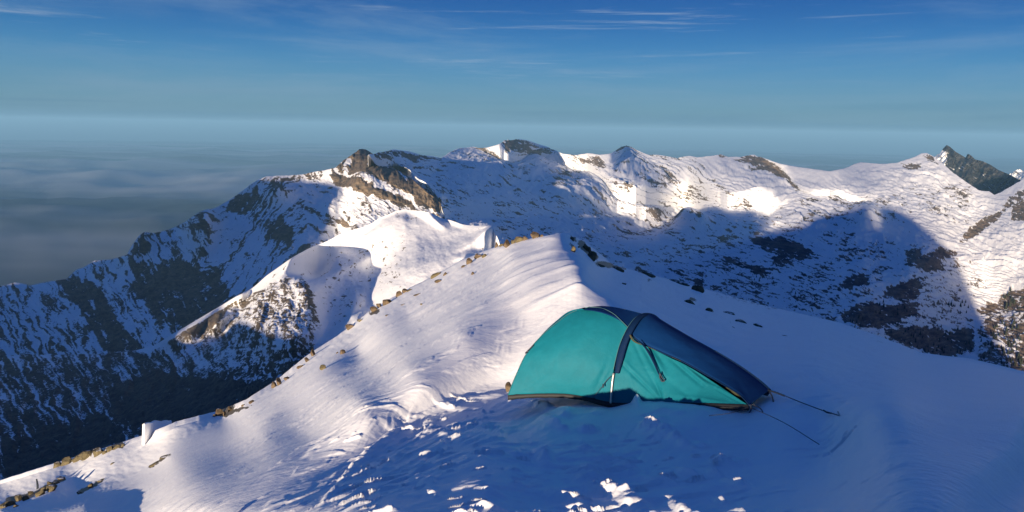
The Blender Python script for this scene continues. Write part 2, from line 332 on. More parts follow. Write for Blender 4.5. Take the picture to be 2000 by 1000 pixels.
ROCKB = Canvas()
def rb(v, *polys, soft=5):
    for p in polys: ROCKB.poly(p, v, soft)
rb(.17, [(460, 600), (560, 500), (800, 380), (1000, 450), (1000, 560), (700, 650)], soft=8)
rb(.50, [(330, 660), (460, 585), (560, 545), (600, 560), (618, 600), (620, 700), (560, 760), (400, 760), (300, 700)], soft=8)
rb(.60, [(-300, 700), (300, 678), (420, 720), (520, 700), (600, 660), (620, 680), (560, 800), (300, 900), (-300, 1100)], soft=14)
rb(.85, [(200, 760), (300, 720), (440, 740), (560, 740), (600, 690), (610, 720), (500, 810), (280, 870), (230, 830)], [(350, 650), (420, 610), (460, 600), (420, 650), (380, 670)], [(590, 550), (612, 570), (622, 650), (608, 640)], [(0, 860), (200, 800), (260, 860), (0, 960)], soft=10)
ROCKB.poly([(680, 478), (720, 490), (738, 525), (730, 570), (700, 610), (650, 640), (628, 590), (620, 520)], .28, 8, 'set')
ROCKB.poly([(510, 552), (600, 497), (690, 452), (690, 465), (610, 506), (530, 556)], .2, 4, 'set')
rb(.30, [(720, 470), (760, 460), (800, 520), (760, 580), (735, 560)], [(700, 410), (800, 405), (860, 440), (780, 430)], soft=8)
ROCKB.poly([(800, 440), (960, 450), (975, 470), (900, 520), (820, 520)], .08, 10, 'set')

# silhouette of the home mountain as the sun sees it: (sideways, height above the sun ray through the camera)
SILH = [(-6000, 150), (-3000, 20), (-2400, -120), (-1800, -210), (-1560, -200), (-1400, -60), (-1250, -90), (-900, -150), (-600, -110), (-420, -85), (-300, -62), (-180, -58), (-110, -50), (-70, -35), (-30, -14), (-8, -4)]
SILH_R = [(40, -14), (132, -49), (190, -88), (280, -104), (345, -125), (375, -330), (430, -800)]

class Sheet:
    def __init__(s, name, x0, x1, sky, rfun, bot, step=8, vrows=70, vp=1.0):
        s.name, s.sky, s.rfun, s.bot = name, sky, rfun, bot
        s.x0, s.x1, s.vrows = x0, x1, vrows
        s.cx = np.arange(x0, x1 + 1, step); s.cv = np.linspace(0, 1, vrows) ** vp
        s.PX, s.V = np.meshgrid(s.cx, s.cv); s.PY = s.y(s.PX, s.V)
        s.lr = rfun(s.PX, s.PY); s.base = s.lr.copy(); s.dz = np.zeros_like(s.lr)
    def y(s, px, v):
        a = pl(s.sky, px); return a + v * np.maximum(pl(s.bot, px) - a, 6)
    def P(s):
        p = pt(s.PX, s.PY, np.exp(s.lr)); p[..., 2] += s.dz; return p
    def dist(s, px, v, py=None):
        return s.rfun(px, s.y(px, v) if py is None else py) + s.sample(px, v, s.lr - s.base)
    def sample(s, px, v, a):
        x = (px - s.cx[0]) / (s.cx[1] - s.cx[0]); x = np.clip(x, 0, a.shape[1] - 1.001)
        y = np.interp(v, s.cv, np.arange(len(s.cv))); y = np.clip(y, 0, a.shape[0] - 1.001)
        def cub(t): return [(-t + 2 * t * t - t ** 3) / 2, (2 - 5 * t * t + 3 * t ** 3) / 2, (t + 4 * t * t - 3 * t ** 3) / 2, (-t * t + t ** 3) / 2]
        i = x.astype(int); j = y.astype(int); wx = cub(x - i); wy = cub(y - j); o = 0
        for b in range(4):
            for q in range(4):
                o = o + wy[b] * wx[q] * a[np.clip(j + b - 1, 0, a.shape[0] - 1), np.clip(i + q - 1, 0, a.shape[1] - 1)]
        return o
def off(line, d): return [(x, y + d) for x, y in line]
SD = Sheet('plateau', 600, 2320, SKY_D, RD, off(EDGE_A, 70), 8, 80)
SC = Sheet('left', -300, 900, SKY_C, RC, [(-300, 820), (0, 780), (300, 760), (420, 690), (520, 620), (620, 560), (700, 520), (800, 500), (900, 520)], 8, 60)
SB = Sheet('spur', -300, 1030, SKY_B, RB, [(-300, 1080), (0, 1030), (100, 985), (200, 950), (280, 915), (330, 895), (430, 870), (540, 815), (600, 760), (730, 660), (850, 590), (960, 540), (1030, 560)], 8, 60)
SHEETS = [SD, SC, SB]

# let the sun decide what is lit: relief is nudged along the line of sight until the
# slopes and their cast shadows fall where the evening light draws them
from mathutils.bvhtree import BVHTree
def blur(a, k):
    for _ in range(k):
        b = np.pad(a, 1, mode='edge'); a = (b[1:-1, 1:-1] * 2 + b[:-2, 1:-1] + b[2:, 1:-1] + b[1:-1, :-2] + b[1:-1, 2:]) / 6
    return a
SH = SDIR.copy(); SH2 = np.array([math.sin(SUN_AZ), math.cos(SUN_AZ)]); TE = math.tan(SUN_EL)
def tsg(P):
    t = P[..., 0] * SH2[1] - P[..., 1] * SH2[0]; s_ = P[..., 0] * SH2[0] + P[..., 1] * SH2[1]
    return t, s_, P[..., 2] + TE * s_
def lit_now(SHEETS, LIT):
    vs, fs, n0 = [], [], 0
    for s in SHEETS:
        P = s.P(); n, m = P.shape[:2]; idx = np.arange(n * m).reshape(n, m) + n0
        vs.append(P.reshape(-1, 3)); fs.append(np.stack([idx[:-1, :-1], idx[:-1, 1:], idx[1:, 1:], idx[1:, :-1]], -1).reshape(-1, 4)); n0 += n * m
    V = np.concatenate(vs); Fc = np.concatenate(fs)
    bvh = BVHTree.FromPolygons([tuple(v) for v in V.tolist()], Fc.tolist())
    to_sun = Vector((-SDIR).tolist()); res = []; push = np.zeros(len(V))
    for s in SHEETS:
        P = s.P(); gx = np.gradient(P, axis=1); gy = np.gradient(P, axis=0); nrm = np.cross(gy, gx)
        nrm /= np.linalg.norm(nrm, axis=-1, keepdims=True) + 1e-9; nrm *= np.sign((nrm * -P).sum(-1, keepdims=True))
        ndl = -(nrm @ SDIR); lit = (ndl > 0).astype(float); t, ss, g = tsg(P); lit[g < gsil(t)] = 0
        k_ = getattr(s, 'near', 1.); O = P + nrm * 2 * k_ - SDIR * 50 * k_ + np.array([0, 0, 3. * k_])
        want = (LIT(s.PX, s.PY) > .5).ravel()
        for k in np.flatnonzero(lit.ravel() > 0):
            h = bvh.ray_cast(Vector(O.reshape(-1, 3)[k].tolist()), to_sun)
            if h[0] is not None:
                lit.ravel()[k] = 0
                if want[k]: push[Fc[h[2]]] += 1
        res.append((lit, ndl, g - gsil(t)))
    n0 = 0
    for s in SHEETS: s.push = push[n0:n0 + s.lr.size].reshape(s.lr.shape); n0 += s.lr.size
    return res
TB = np.concatenate([np.arange(-3400, -100, 60), [-80, -40, -8, 20], [60, 100, 140, 180, 220, 260, 300, 340, 380, 430, 500]]).astype(float)
_a = np.array(SILH + [(-4, -2.2), (20, -6)] + SILH_R); GS = np.interp(TB, _a[:, 0], _a[:, 1])
def gsil(t): return np.interp(t, TB, GS)
def hblur(a, k):
    for _ in range(k): b = np.pad(a, ((0, 0), (1, 1)), mode='edge'); a = (b[:, 1:-1] * 2 + b[:, :-2] + b[:, 2:]) / 4
    return a
BLN, BLH = 7, 8
def relax(SHEETS, LIT, nit, step0=10., up=.6, push_w=.3, lim=.25, smo=.2, spr=.003, zg=.8, zlim=.010, fit=True, near=False):
    global GS
    best = None
    for s in SHEETS:
        s.tgt = LIT(s.PX, s.PY) > .5
        az, tau = ray(s.PX, s.PY); s.c = tau + TE * np.cos(az - SUN_AZ)
    for it in range(nit):
        if fit and it % 6 == 0:                       # fit the unseen home mountain's skyline to throw the large shadow
            T, G, W = [], [], []
            for s in SHEETS:
                t, _, g = tsg(s.P()); w = np.where(s.tgt, 1.3, -1.0)
                if hasattr(s, 'lit'): w = np.where((w < 0) & (s.lit < .5) & (s.dg > 0), 0, w)
                T.append(t.ravel()); G.append(g.ravel()); W.append(w.ravel())
            T = np.concatenate(T); G = np.concatenate(G); W = np.concatenate(W); new = GS.copy()
            for k, tb in enumerate(TB):
                if abs(tb) < 45: continue
                m = np.abs(T - tb) < (60 if tb < 0 else 30)
                if m.sum() < 5: continue
                o = np.argsort(G[m]); ww = W[m][o]; neg = np.maximum(-ww, 0)
                new[k] = G[m][o][np.argmin(np.cumsum(np.maximum(ww, 0)) + neg.sum() - np.cumsum(neg))] + 1
            for _ in range(2): new[1:-1] = (new[:-2] + 2 * new[1:-1] + new[2:]) / 4
            new[(TB > -25) & (TB < 25)] = [-2.5, -5]
            GS = GS * .5 + new * .5
        miss = 0
        for s, (lit, ndl, dg) in zip(SHEETS, lit_now(SHEETS, LIT)):
            e = np.where(s.tgt & (lit < .5), 1., 0.) - np.where(~s.tgt & (lit > .5), 1., 0.)
            miss += ((e != 0) & (s.vis > 0)).sum() + .6 * near * (s.tgt & (ndl < .6 * getattr(s, 'nmin', 0)) & (s.vis > 0)).sum(); s.lit = lit; s.dg = dg
            e = e * (s.vis > 0); k_ = getattr(s, 'scale', 1.)
            q = blur((np.where(e > 0, up, e) - np.minimum(s.push, 1.5) * push_w) * step0 * (1 - .7 * it / nit), 1) * k_
            nm = getattr(s, 'nmin', 0)
            if nm:
                en = (s.tgt & (ndl < nm)) * 1. * s.vis; en = en - np.roll(en, (1, -1), (0, 1)); q = q + blur(en, 2) * step0 * 1.2 * (1 - .7 * it / nit) * k_
            ex = (ndl > getattr(s, 'nmax', 2)) * s.vis * 1.
            if near: ex = ex + (~s.tgt & (ndl > -.02)) * s.vis * .7; ex = np.roll(ex, (1, -1), (0, 1)) - ex; q = q + blur(ex, 2) * step0 * 1.2 * (1 - .7 * it / nit) * k_
            s.d = q * s.c / (s.c ** 2 + .0009) / np.exp(s.lr); s.ddz = q * .0009 / (s.c ** 2 + .0009) * zg
            s.ee = e
        if it > 3 and (best is None or miss < best[0]): best = (miss, [(s.lr.copy(), s.dz.copy()) for s in SHEETS], GS.copy(), it, [(s.lit.copy(), s.ee.copy()) for s in SHEETS])
        for s in SHEETS:
            dl = s.lr + s.d - s.base; dl = dl * (1 - spr) + (blur(dl, 1) - dl) * smo; s.lr = s.base + np.clip(dl, -lim, lim)
            s.lr = np.maximum.accumulate(s.lr[::-1], axis=0)[::-1]
            s.dz = s.dz + s.ddz; s.dz = s.dz * (1 - spr) + (blur(s.dz, 1) - s.dz) * smo * .5
            zl = zlim * np.exp(s.lr) * np.clip(.3 + (s.PY - s.y(s.PX, 0)) / 25, 0, 1); s.dz = np.clip(s.dz, -zl, zl)
    for s, l, q in zip(SHEETS, best[1], best[4]): s.lr = s.base + hblur(blur(l[0] - s.base, BLN if near else 2), BLH if near else 0); s.dz = blur(l[1], 3); s.lit, s.ee = q
    GS = best[2]; print('relief settled, miss', best[0], 'at', best[3])
SD.vis = ((SD.PX > 862) | (SD.PY < pl(SKY_C, SD.PX))) & (SD.PY < pl(EDGE_A, SD.PX)) & ((SD.PX > 975) | (SD.PY < pl(SKY_B, SD.PX)))
SC.vis = SC.PY < pl(SKY_B, SC.PX); SB.vis = SB.PY < pl(EDGE_A, SB.PX)
SD.lr = SD.lr + .05 * blur(LIT(SD.PX, SD.PY) - .5, 2)
SD.nmax = .36; SD.nmin = 0
relax(SHEETS, LIT, 110, smo=.4, zlim=.014, zg=1.8, step0=9., lim=.12)
_f = 1 - .88 * sm(1670, 1740, SD.PX); SD.lr = SD.base + (SD.lr - SD.base) * _f; SD.dz *= _f
#SPLIT

def fine(s, nx, ny, x0=None, x1=None, vp=1.0, relief=None):
    """the finished surface of a sheet, continued over its crest and down the far side"""
    px = np.linspace(s.cx[0] if x0 is None else x0, s.cx[-1] if x1 is None else x1, nx); v = np.linspace(0, 1, ny) ** vp
    PX, V = np.meshgrid(px, v); PY = s.y(PX, V); lr = s.dist(np.maximum(PX, -320), V, PY)
    z = s.sample(PX, V, s.dz)
    P = pt(PX, PY, np.exp(lr)); P[..., 2] += z
    return PX, PY, V, P
def back_rows(P, n=14, drop=1.1, first=None):
    """carry the ground over the crest: rows that step away from the viewer and fall"""
    top = P[0]; h = np.hypot(top[:, 0], top[:, 1]); u = np.stack([top[:, 0] / h, top[:, 1] / h, 0 * h], -1)
    rows = []
    f = h.mean() * .012 if first is None else first
    d = 0
    for k in range(1, n + 1):
        d = f * (1.6 ** k - 1)
        rows.append(top + u * d - np.array([0, 0, 1.]) * (drop * d * d / (d + f * 6)))
    return np.concatenate([np.stack(rows[::-1]), P], 0), n
def pad(a, n): return np.concatenate([np.repeat(a[:1], n, 0), a], 0)

M_PLAT = terrain_mat('snow_and_limestone', 60, ((.050, .047, .045), (.30, .22, .15)), 6.0)
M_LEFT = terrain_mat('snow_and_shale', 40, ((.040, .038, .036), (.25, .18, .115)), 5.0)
M_SPUR = terrain_mat('snow_and_grass_rock', 22, ((.055, .045, .036), (.21, .16, .105)), 2.5)

def streaks(px, py, ang, lx, ly, seed, o=5):
    c, s_ = math.cos(R(ang)), math.sin(R(ang)); a = (px * c + py * s_) / lx; b = (-px * s_ + py * c) / ly
    return fbm(a, b, o, seed, .6)
def make_far():
    # plateau: strata dip down to the right in long thin ledges
    PX, PY, V, P = fine(SD, 1250, 330, 690, 2260)
    wx = PX + 5 * fbm(PX / 14, PY / 9, 3, 3); wy = PY + 3.0 * fbm(PX / 12, PY / 7, 3, 4)
    d = ROCK(wx, wy)
    right = sm(1400, 1800, PX)
    cc = pl(SKY_C, PX); lim_ = np.where((PX < 868) & (PY > cc - 8), SC.dist(PX, 0 * PX) + .04, -9)
    r0 = np.hypot(P[..., 0], P[..., 1]); P *= np.maximum(1, np.exp(lim_) / r0)[..., None]
    n = streaks(wx, wy, 17, 38, 3.0, 5) * (1 - right * .4) + right * .4 * fbm(PX / 15, PY / 6, 5, 6, .6)
    n = n + .35 * fbm(PX / 60, PY / 30, 3, 8)
    inner = streaks(PX, PY, 16, 26, 3, 14, 5)
    rock = np.clip(.5 + (d - .5) * 1.25 + n * 1.05 + (d > .6) * (inner * 1.3 + .5 * fbm(PX / 7, PY / 3.5, 4, 15, .6)), 0, 1)
    r = np.hypot(P[..., 0], P[..., 1])
    lft = streaks(PX, PY, 18, 40, 6, 9, 6) * .0016 + fbm(PX / 30, PY / 16, 6, 10, .62) * .0020 + ridged(PX / 18 + PY / 30, PY / 9, 5, 12, .6) * .0009
    P[..., 2] += r * lft * (.35 + .65 * sm(0, .06, V)) * 1.0
    lq = (PY - .36 * (PX - 1000)) / 15 + 1.6 * fbm(PX / 80, PY / 45, 4, 16); lf = lq - np.floor(lq); lm = sm(-.15, .3, fbm(PX / 110, PY / 40, 3, 17)) * sm(0, .1, V)
    P[..., 2] += r * .0058 * lm * (sm(0, .3, lf) - lf)
    rock = np.clip(rock + .42 * lm * sm(.12, .02, np.abs(lf - .08)) * sm(-.1, .25, streaks(PX, PY, 18, 50, 8, 19)) * sm(0, .08, V), 0, 1)
    lq = (PY - .30 * (PX - 1000)) / 6 + 1.6 * fbm(PX / 50, PY / 25, 4, 18); lf = lq - np.floor(lq)
    P[..., 2] += r * .0016 * (1.2 - lm) * sm(0, .1, V) * (sm(0, .3, lf) - lf)
    # snow slabs stand on the ledges, rock steps fall away below them
    P[..., 2] -= r * .0007 * sm(.45, .7, rock)
    P2, k = back_rows(P)
    structure(grid_mesh('snow_plateau', P2, M_PLAT, dict(rock=pad(rock, k))), 'rocky snow plateau rising to the skyline behind the tent', 'mountain')
    # dark ridge on the left: rock ribs fall down to the right
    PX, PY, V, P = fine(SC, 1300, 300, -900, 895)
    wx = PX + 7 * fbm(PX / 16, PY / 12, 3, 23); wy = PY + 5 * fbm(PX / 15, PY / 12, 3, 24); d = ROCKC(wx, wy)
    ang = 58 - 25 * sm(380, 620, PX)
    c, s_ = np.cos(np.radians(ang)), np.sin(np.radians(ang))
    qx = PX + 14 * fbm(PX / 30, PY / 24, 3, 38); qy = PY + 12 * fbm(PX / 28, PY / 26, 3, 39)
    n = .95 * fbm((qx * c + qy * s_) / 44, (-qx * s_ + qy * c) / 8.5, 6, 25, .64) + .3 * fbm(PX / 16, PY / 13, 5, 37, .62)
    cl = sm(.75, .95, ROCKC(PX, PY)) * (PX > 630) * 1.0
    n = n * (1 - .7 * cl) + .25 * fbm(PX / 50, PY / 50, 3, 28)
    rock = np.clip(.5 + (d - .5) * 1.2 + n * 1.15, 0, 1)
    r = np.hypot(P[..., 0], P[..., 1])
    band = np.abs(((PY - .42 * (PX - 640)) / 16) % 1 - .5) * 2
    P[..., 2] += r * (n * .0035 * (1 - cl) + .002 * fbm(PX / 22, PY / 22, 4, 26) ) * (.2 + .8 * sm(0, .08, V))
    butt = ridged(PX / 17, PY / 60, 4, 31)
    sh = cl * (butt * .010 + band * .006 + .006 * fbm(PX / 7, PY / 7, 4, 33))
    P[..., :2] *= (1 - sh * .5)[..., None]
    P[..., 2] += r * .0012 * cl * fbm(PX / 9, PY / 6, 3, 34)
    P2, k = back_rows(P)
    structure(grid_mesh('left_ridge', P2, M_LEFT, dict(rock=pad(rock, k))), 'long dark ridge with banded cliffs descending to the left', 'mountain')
    # middle spur
    PX, PY, V, P = fine(SB, 1350, 420, -900, 1028)
    wx = PX + 9 * fbm(PX / 22, PY / 22, 4, 43); wy = PY + 9 * fbm(PX / 22, PY / 22, 4, 44); d = ROCKB(wx, wy)
    ang = np.where(PX < 420, 62, 88); c, s_ = np.cos(np.radians(62)), np.sin(np.radians(62))
    qx = PX + 16 * fbm(PX / 34, PY / 30, 4, 38); qy = PY + 14 * fbm(PX / 30, PY / 30, 4, 39)
    n1 = .95 * fbm((qx * c + qy * s_) / 60, (-qx * s_ + qy * c) / 11, 6, 45, .64) + .3 * fbm(PX / 20, PY / 18, 5, 36, .62); n2 = .6 * fbm(qx / 11, qy / 34, 5, 46, .62) + .5 * fbm(PX / 12, PY / 12, 5, 35, .62)
    w = sm(330, 480, PX); n = n1 * (1 - w) + n2 * w
    tuft = fbm(PX / 7 + 2 * fbm(PX / 12, PY / 12, 2, 48), PY / 5, 4, 47, .6)
    n = n * .75 + tuft * .5 * sm(420, 500, PX)
    rock = np.clip(.5 + (d - .5) * 1.15 + n * 1.1, 0, 1)
    r = np.hypot(P[..., 0], P[..., 1])
    P[..., 2] += r * (n * .0040 * sm(.3, .6, d) + .0025 * fbm(PX / 40, PY / 30, 5, 49)) * (.12 + .88 * sm(0, .1, V))
    rock = np.clip(rock - .5 * sm(9, 2, PY - pl(SKY_B, PX)) * (PX < 560) * sm(255, 330, PX), 0, 1)
    P[..., 2] += r * .004 * ridged((PX + .35 * PY) / 46 + .4 * fbm(PX / 60, PY / 60, 3, 52), PY / 260, 4, 51) * sm(640, 560, PX) * sm(.03, .25, V)
    P2, k = back_rows(P)
    structure(grid_mesh('middle_spur', P2, M_SPUR, dict(rock=pad(rock, k))), 'sunlit snow spur between the camp ridge and the dark ridge', 'mountain')
make_far()

# the pointed peak and the small one behind the plateau on the right
M_SHADEDPEAK = terrain_mat('snow_and_shaded_rock', 60, ((.022, .024, .03), (.07, .065, .06)), 6.0)  # rock colour made darker to stand for the shade on the peak's face
def far_peak(name, sky, bot, r0, rock_d, x0, x1, label, seed):
    px = np.linspace(x0, x1, 240); v = np.linspace(0, 1, 90); PX, V = np.meshgrid(px, v)
    top = pl(sky, PX); PY = top + V * (bot - top)
    r = r0 * (1 - .12 * V) * (1 + .03 * fbm(PX / 25, PY / 18, 4, seed) + .02 * ridged(PX / 16 + PY / 22, PY / 40, 4, seed + 5)) * (1 - .0012 * (PX - x0))
    P = pt(PX, PY, r)
    n = streaks(PX, PY, 35, 22, 5, seed + 1)
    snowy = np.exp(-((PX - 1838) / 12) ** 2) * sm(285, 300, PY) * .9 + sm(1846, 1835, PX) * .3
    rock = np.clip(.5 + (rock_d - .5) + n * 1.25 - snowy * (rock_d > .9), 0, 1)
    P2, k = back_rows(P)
    return structure(grid_mesh(name, P2, M_SHADEDPEAK if rock_d > .9 else M_PLAT, dict(rock=pad(rock, k))), label, 'mountain')
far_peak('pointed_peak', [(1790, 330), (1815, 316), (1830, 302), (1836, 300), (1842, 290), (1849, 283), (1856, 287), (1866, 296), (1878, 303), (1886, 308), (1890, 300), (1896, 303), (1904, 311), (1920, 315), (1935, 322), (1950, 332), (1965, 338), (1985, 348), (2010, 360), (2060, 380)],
         420, 7600, 1.0, 1790, 2060, 'pointed rock peak darkened for shade behind the snow plateau', 71)
far_peak('distant_peak', [(1955, 352), (1972, 340), (1985, 332), (1992, 330), (2002, 336), (2020, 334), (2060, 345), (2120, 356)], 400, 12500, .25, 1955, 2120, 'small snowy peak far behind the pointed one', 77)
# ------------------------------------------------------------------ the lowland far below, reaching the horizon
def make_plain():
    k = NB('hazy_lowland')
    n = k.noise(1 / 9000, 6, .6, k.mapping((1, .5, 1))); m = k.noise(1 / 2200, 6, .65)
    cl = k.rng(k.noise(1 / 14000, 5, .55, k.mapping((.22, 1, 1), (0, 0, R(-6))), .5), .42, .64)  # pale fog-bank streaks: haze painted into the ground colour
    k.set(Base_Color=k.mix(k.math('MULTIPLY', cl, .9), k.mix(k.rng(k.math('ADD', k.math('MULTIPLY', n, .7), k.math('MULTIPLY', m, .3)), .4, .62), (.035, .05, .06), (.09, .11, .12)), (.62, .64, .66)), Roughness=.95, Specular_IOR_Level=.1)
    a = np.linspace(0, 2 * math.pi, 721); rr = np.concatenate([[0.], np.geomspace(600, 92000, 240)])
    A, RR = np.meshgrid(a, rr); Z = -1750 + 40 * fbm(RR * np.cos(A) / 2500, RR * np.sin(A) / 2500, 4, 91) + 620 * sm(7500, 14000, RR) * (ridged(RR * np.cos(A) / 11000, RR * np.sin(A) / 7000, 5, 92) * .5 + .3).clip(0) - RR ** 2 / (2 * 6.4e6) * .85
    structure(grid_mesh('lowland', np.stack([RR * np.sin(A), RR * np.cos(A), Z], -1), k.m), 'wide hazy lowland far below the ridges', 'valley')
make_plain()

# ------------------------------------------------------------------ camp ridge (foreground)
RA = TPS([(-700, 1060), (-300, 965), (0, 945), (100, 915), (200, 880), (280, 850), (330, 825), (430, 810), (480, 790), (540, 750), (600, 700), (660, 660), (730, 605), (800, 565), (850, 540), (900, 510), (960, 485), (1040, 465), (1100, 455),
          (1140, 470), (1200, 520), (1300, 545), (1400, 572), (1500, 600), (1640, 632), (1800, 692), (1900, 705), (2000, 730), (2320, 820), (2700, 900),
          (1000, 770), (1193, 785), (1460, 793), (1500, 765), (1000, 1000), (1300, 1000), (1600, 1000), (2000, 1000), (2400, 1000), (2000, 900), (2000, 800), (1750, 760), (1600, 700),
          (600, 1000), (400, 1000), (200, 1000), (450, 900), (600, 850), (700, 780), (800, 720), (900, 650), (1000, 600), (1150, 600), (1185, 588), (1100, 500), (1000, 500), (1240, 600), (1150, 520), (1300, 620), (1400, 660), (1500, 690), (1400, 600), (1250, 550),
          (170, 1000), (330, 890), (150, 960), (300, 870), (420, 830), (60, 960), (0, 1000), (-300, 1010), (800, 620), (700, 690), (1000, 1500), (0, 1500), (2000, 1500), (1000, 2100), (0, 2100), (2000, 2100), (-700, 1500), (2700, 1500), (1000, 880), (800, 900), (-700, 2100), (2700, 2100), (520, 850), (300, 950), (1620, 860), (0, 1100), (0, 1250), (300, 1110), (-300, 1250), (500, 1200), (-300, 1120), (-700, 1250), (-300, 1500)],
         np.log([110, 75, 62, 56, 54, 50, 46, 38, 33, 34, 36, 38, 40, 43, 44, 45, 46, 43, 42,
                 47, 58, 66, 68, 66, 58, 48, 42, 36, 30, 34,
                 9.35, 8.95, 8.35, 8.95, 5.65, 5.45, 4.6, 4.95, 5.4, 6.9, 10.2, 10.9, 14.5,
                 6.4, 7.8, 12, 13, 12.3, 12.2, 13.0, 16.2, 19.5, 16.8, 20, 33, 35, 20, 32, 19, 17, 14.5, 38, 42,
                 12.5, 20, 27, 33, 30, 36, 24, 42, 30, 28, 3.1, 4.6, 3.0, 1.8, 2.7, 1.75, 13, 3.6, 7.1, 7.5, 6.5, 2.1, 15.5, 13.5, 7.25, 15, 7.5, 7.6, 13, 4.6, 24, 32, 7.5]), reg=1e-4)
_ex = np.arange(-760, 2800, 10.); _ey = pl([(-760, 1070)] + EDGE_A + [(2900, 930)], _ex)
_ey = np.convolve(np.pad(_ey, 12, mode='edge'), np.hanning(27)[1:-1] / np.hanning(27).sum(), 'valid')
SMOOTH_EDGE = list(zip(_ex.tolist(), _ey.tolist()))
class SheetNear(Sheet):
    def rows(s, px, v): e = pl(EDGE_A + [(2900, 930)], px); return e + v * (2150 - e)
    def at(s, px, py): e = pl(SMOOTH_EDGE, px); return s.rfun(px, py) + s.sample(px, np.clip((py - e) / (2150 - e), 0, 1), s.lr - s.base)
SA = SheetNear('camp', -660, 2660, SMOOTH_EDGE, RA, [(-700, 2150), (2700, 2150)], 20, 90, 1.6)
LITA = Canvas()
LITA.poly([(-300, 940), (0, 930), (500, 740), (960, 470), (1100, 445), (1118, 490), (1196, 590), (1240, 620), (1150, 740), (980, 775), (900, 785), (820, 815), (745, 850), (690, 890), (640, 935), (590, 1010), (100, 1010), (-100, 1000)], 1, 4)
LITA.poly([(60, 1010), (150, 958), (260, 918), (290, 915), (250, 945), (180, 1010)], 0, 3, 'set')
SA.nmin = .22; SA.vis = (SA.PX > -60) & (SA.PX < 2060) & (SA.PY < 1015); SA.near = .006; SA.scale = np.exp(SA.lr) * .0006
TN = [-60, -40, -14, -6, -4, -3, -1.1, -.5, 0, 3, 8, 20, 60]; GN = [-70, -50, -16, -7.5, -4.7, -3.4, -3.1, -2.3, -1.5, -1.4, -4.0, -16, -100]
_g = gsil
def gsil(t): return np.where(np.abs(t) < 60, np.interp(t, TN, GN), _g(t))
relax([SA], LITA, 130, fit=False, zlim=.0, lim=.6, push_w=1., step0=16., near=True, smo=.95, spr=0)
# hand placed wind-carved humps: photo x, y, half width, half height (photo pixels), height (m), tilt
HUMPS = [(1290, 828, 34, 9, .065, 10), (1262, 820, 18, 6, .045, 0), (1330, 845, 26, 6, .06, 20), (1372, 850, 14, 4, .04, 10), (1415, 882, 22, 5, .05, 12), (1455, 880, 14, 4, .045, 10), (1395, 903, 22, 5, .05, 15), (1435, 918, 28, 4, .05, 8), (1410, 950, 18, 4, .04, 12), (1450, 975, 26, 3, .035, 6),
         (880, 854, 30, 5, .035, 8), (868, 872, 14, 4, .03, 15), (830, 940, 26, 9, .05, 10), (845, 962, 20, 5, .04, 15), (870, 920, 12, 3, .025, 0), (1065, 875, 16, 12, .07, 30), (1160, 915, 46, 20, .085, 20), (1130, 975, 20, 8, .06, 0), (1200, 890, 60, 14, .06, 15), (1230, 960, 50, 12, .06, 20), (1100, 950, 30, 6, .06, 10), (1180, 940, 40, 6, .07, 12), (1290, 920, 30, 5, .05, 10), (1340, 900, 24, 4, .045, 10), (1010, 870, 22, 4, .035, 6), (930, 890, 24, 4, .035, 6), (960, 955, 30, 4, .035, 4), (1040, 985, 30, 5, .04, 6),
         (1150, 862, 20, 5, .05, 15), (1150, 772, 12, 5, .06, 0), (1140, 825, 10, 4, .04, 0), (1060, 790, 26, 6, .09, 12), (1105, 800, 16, 7, .10, 0), (1085, 815, 24, 6, .06, 20), (1150, 824, 16, 4, .05, 5), (1000, 785, 20, 4, .04, 5), (1170, 800, 14, 4, .04, 0), (1243, 782, 8, 9, .13, 0),
         (1330, 968, 26, 8, .05, 20), (1370, 985, 20, 5, .04, 15), (1080, 940, 14, 4, .03, 0), (760, 990, 18, 4, .03, 0), (950, 985, 14, 4, .03, 0), (1010, 930, 12, 3, .025, 0), (1240, 995, 16, 5, .04, 0), (1310, 800, 22, 4, .035, 5), (1290, 812, 14, 4, .03, 0)]
for a_, b_ in [((975, 771), (905, 782)), ((905, 782), (850, 800)), ((850, 800), (800, 825)), ((790, 838), (740, 865)), ((740, 868), (700, 905)), ((700, 905), (665, 945)), ((665, 950), (630, 985)), ((850, 845), (800, 870)), ((795, 880), (740, 925)), ((720, 935), (660, 960)), ((640, 860), (600, 890))]:
    HUMPS.append(((a_[0] + b_[0]) / 2, (a_[1] + b_[1]) / 2, math.hypot(a_[0] - b_[0], a_[1] - b_[1]) * .55, 4.5, .045, -math.degrees(math.atan2(a_[1] - b_[1], a_[0] - b_[0])) * -1))

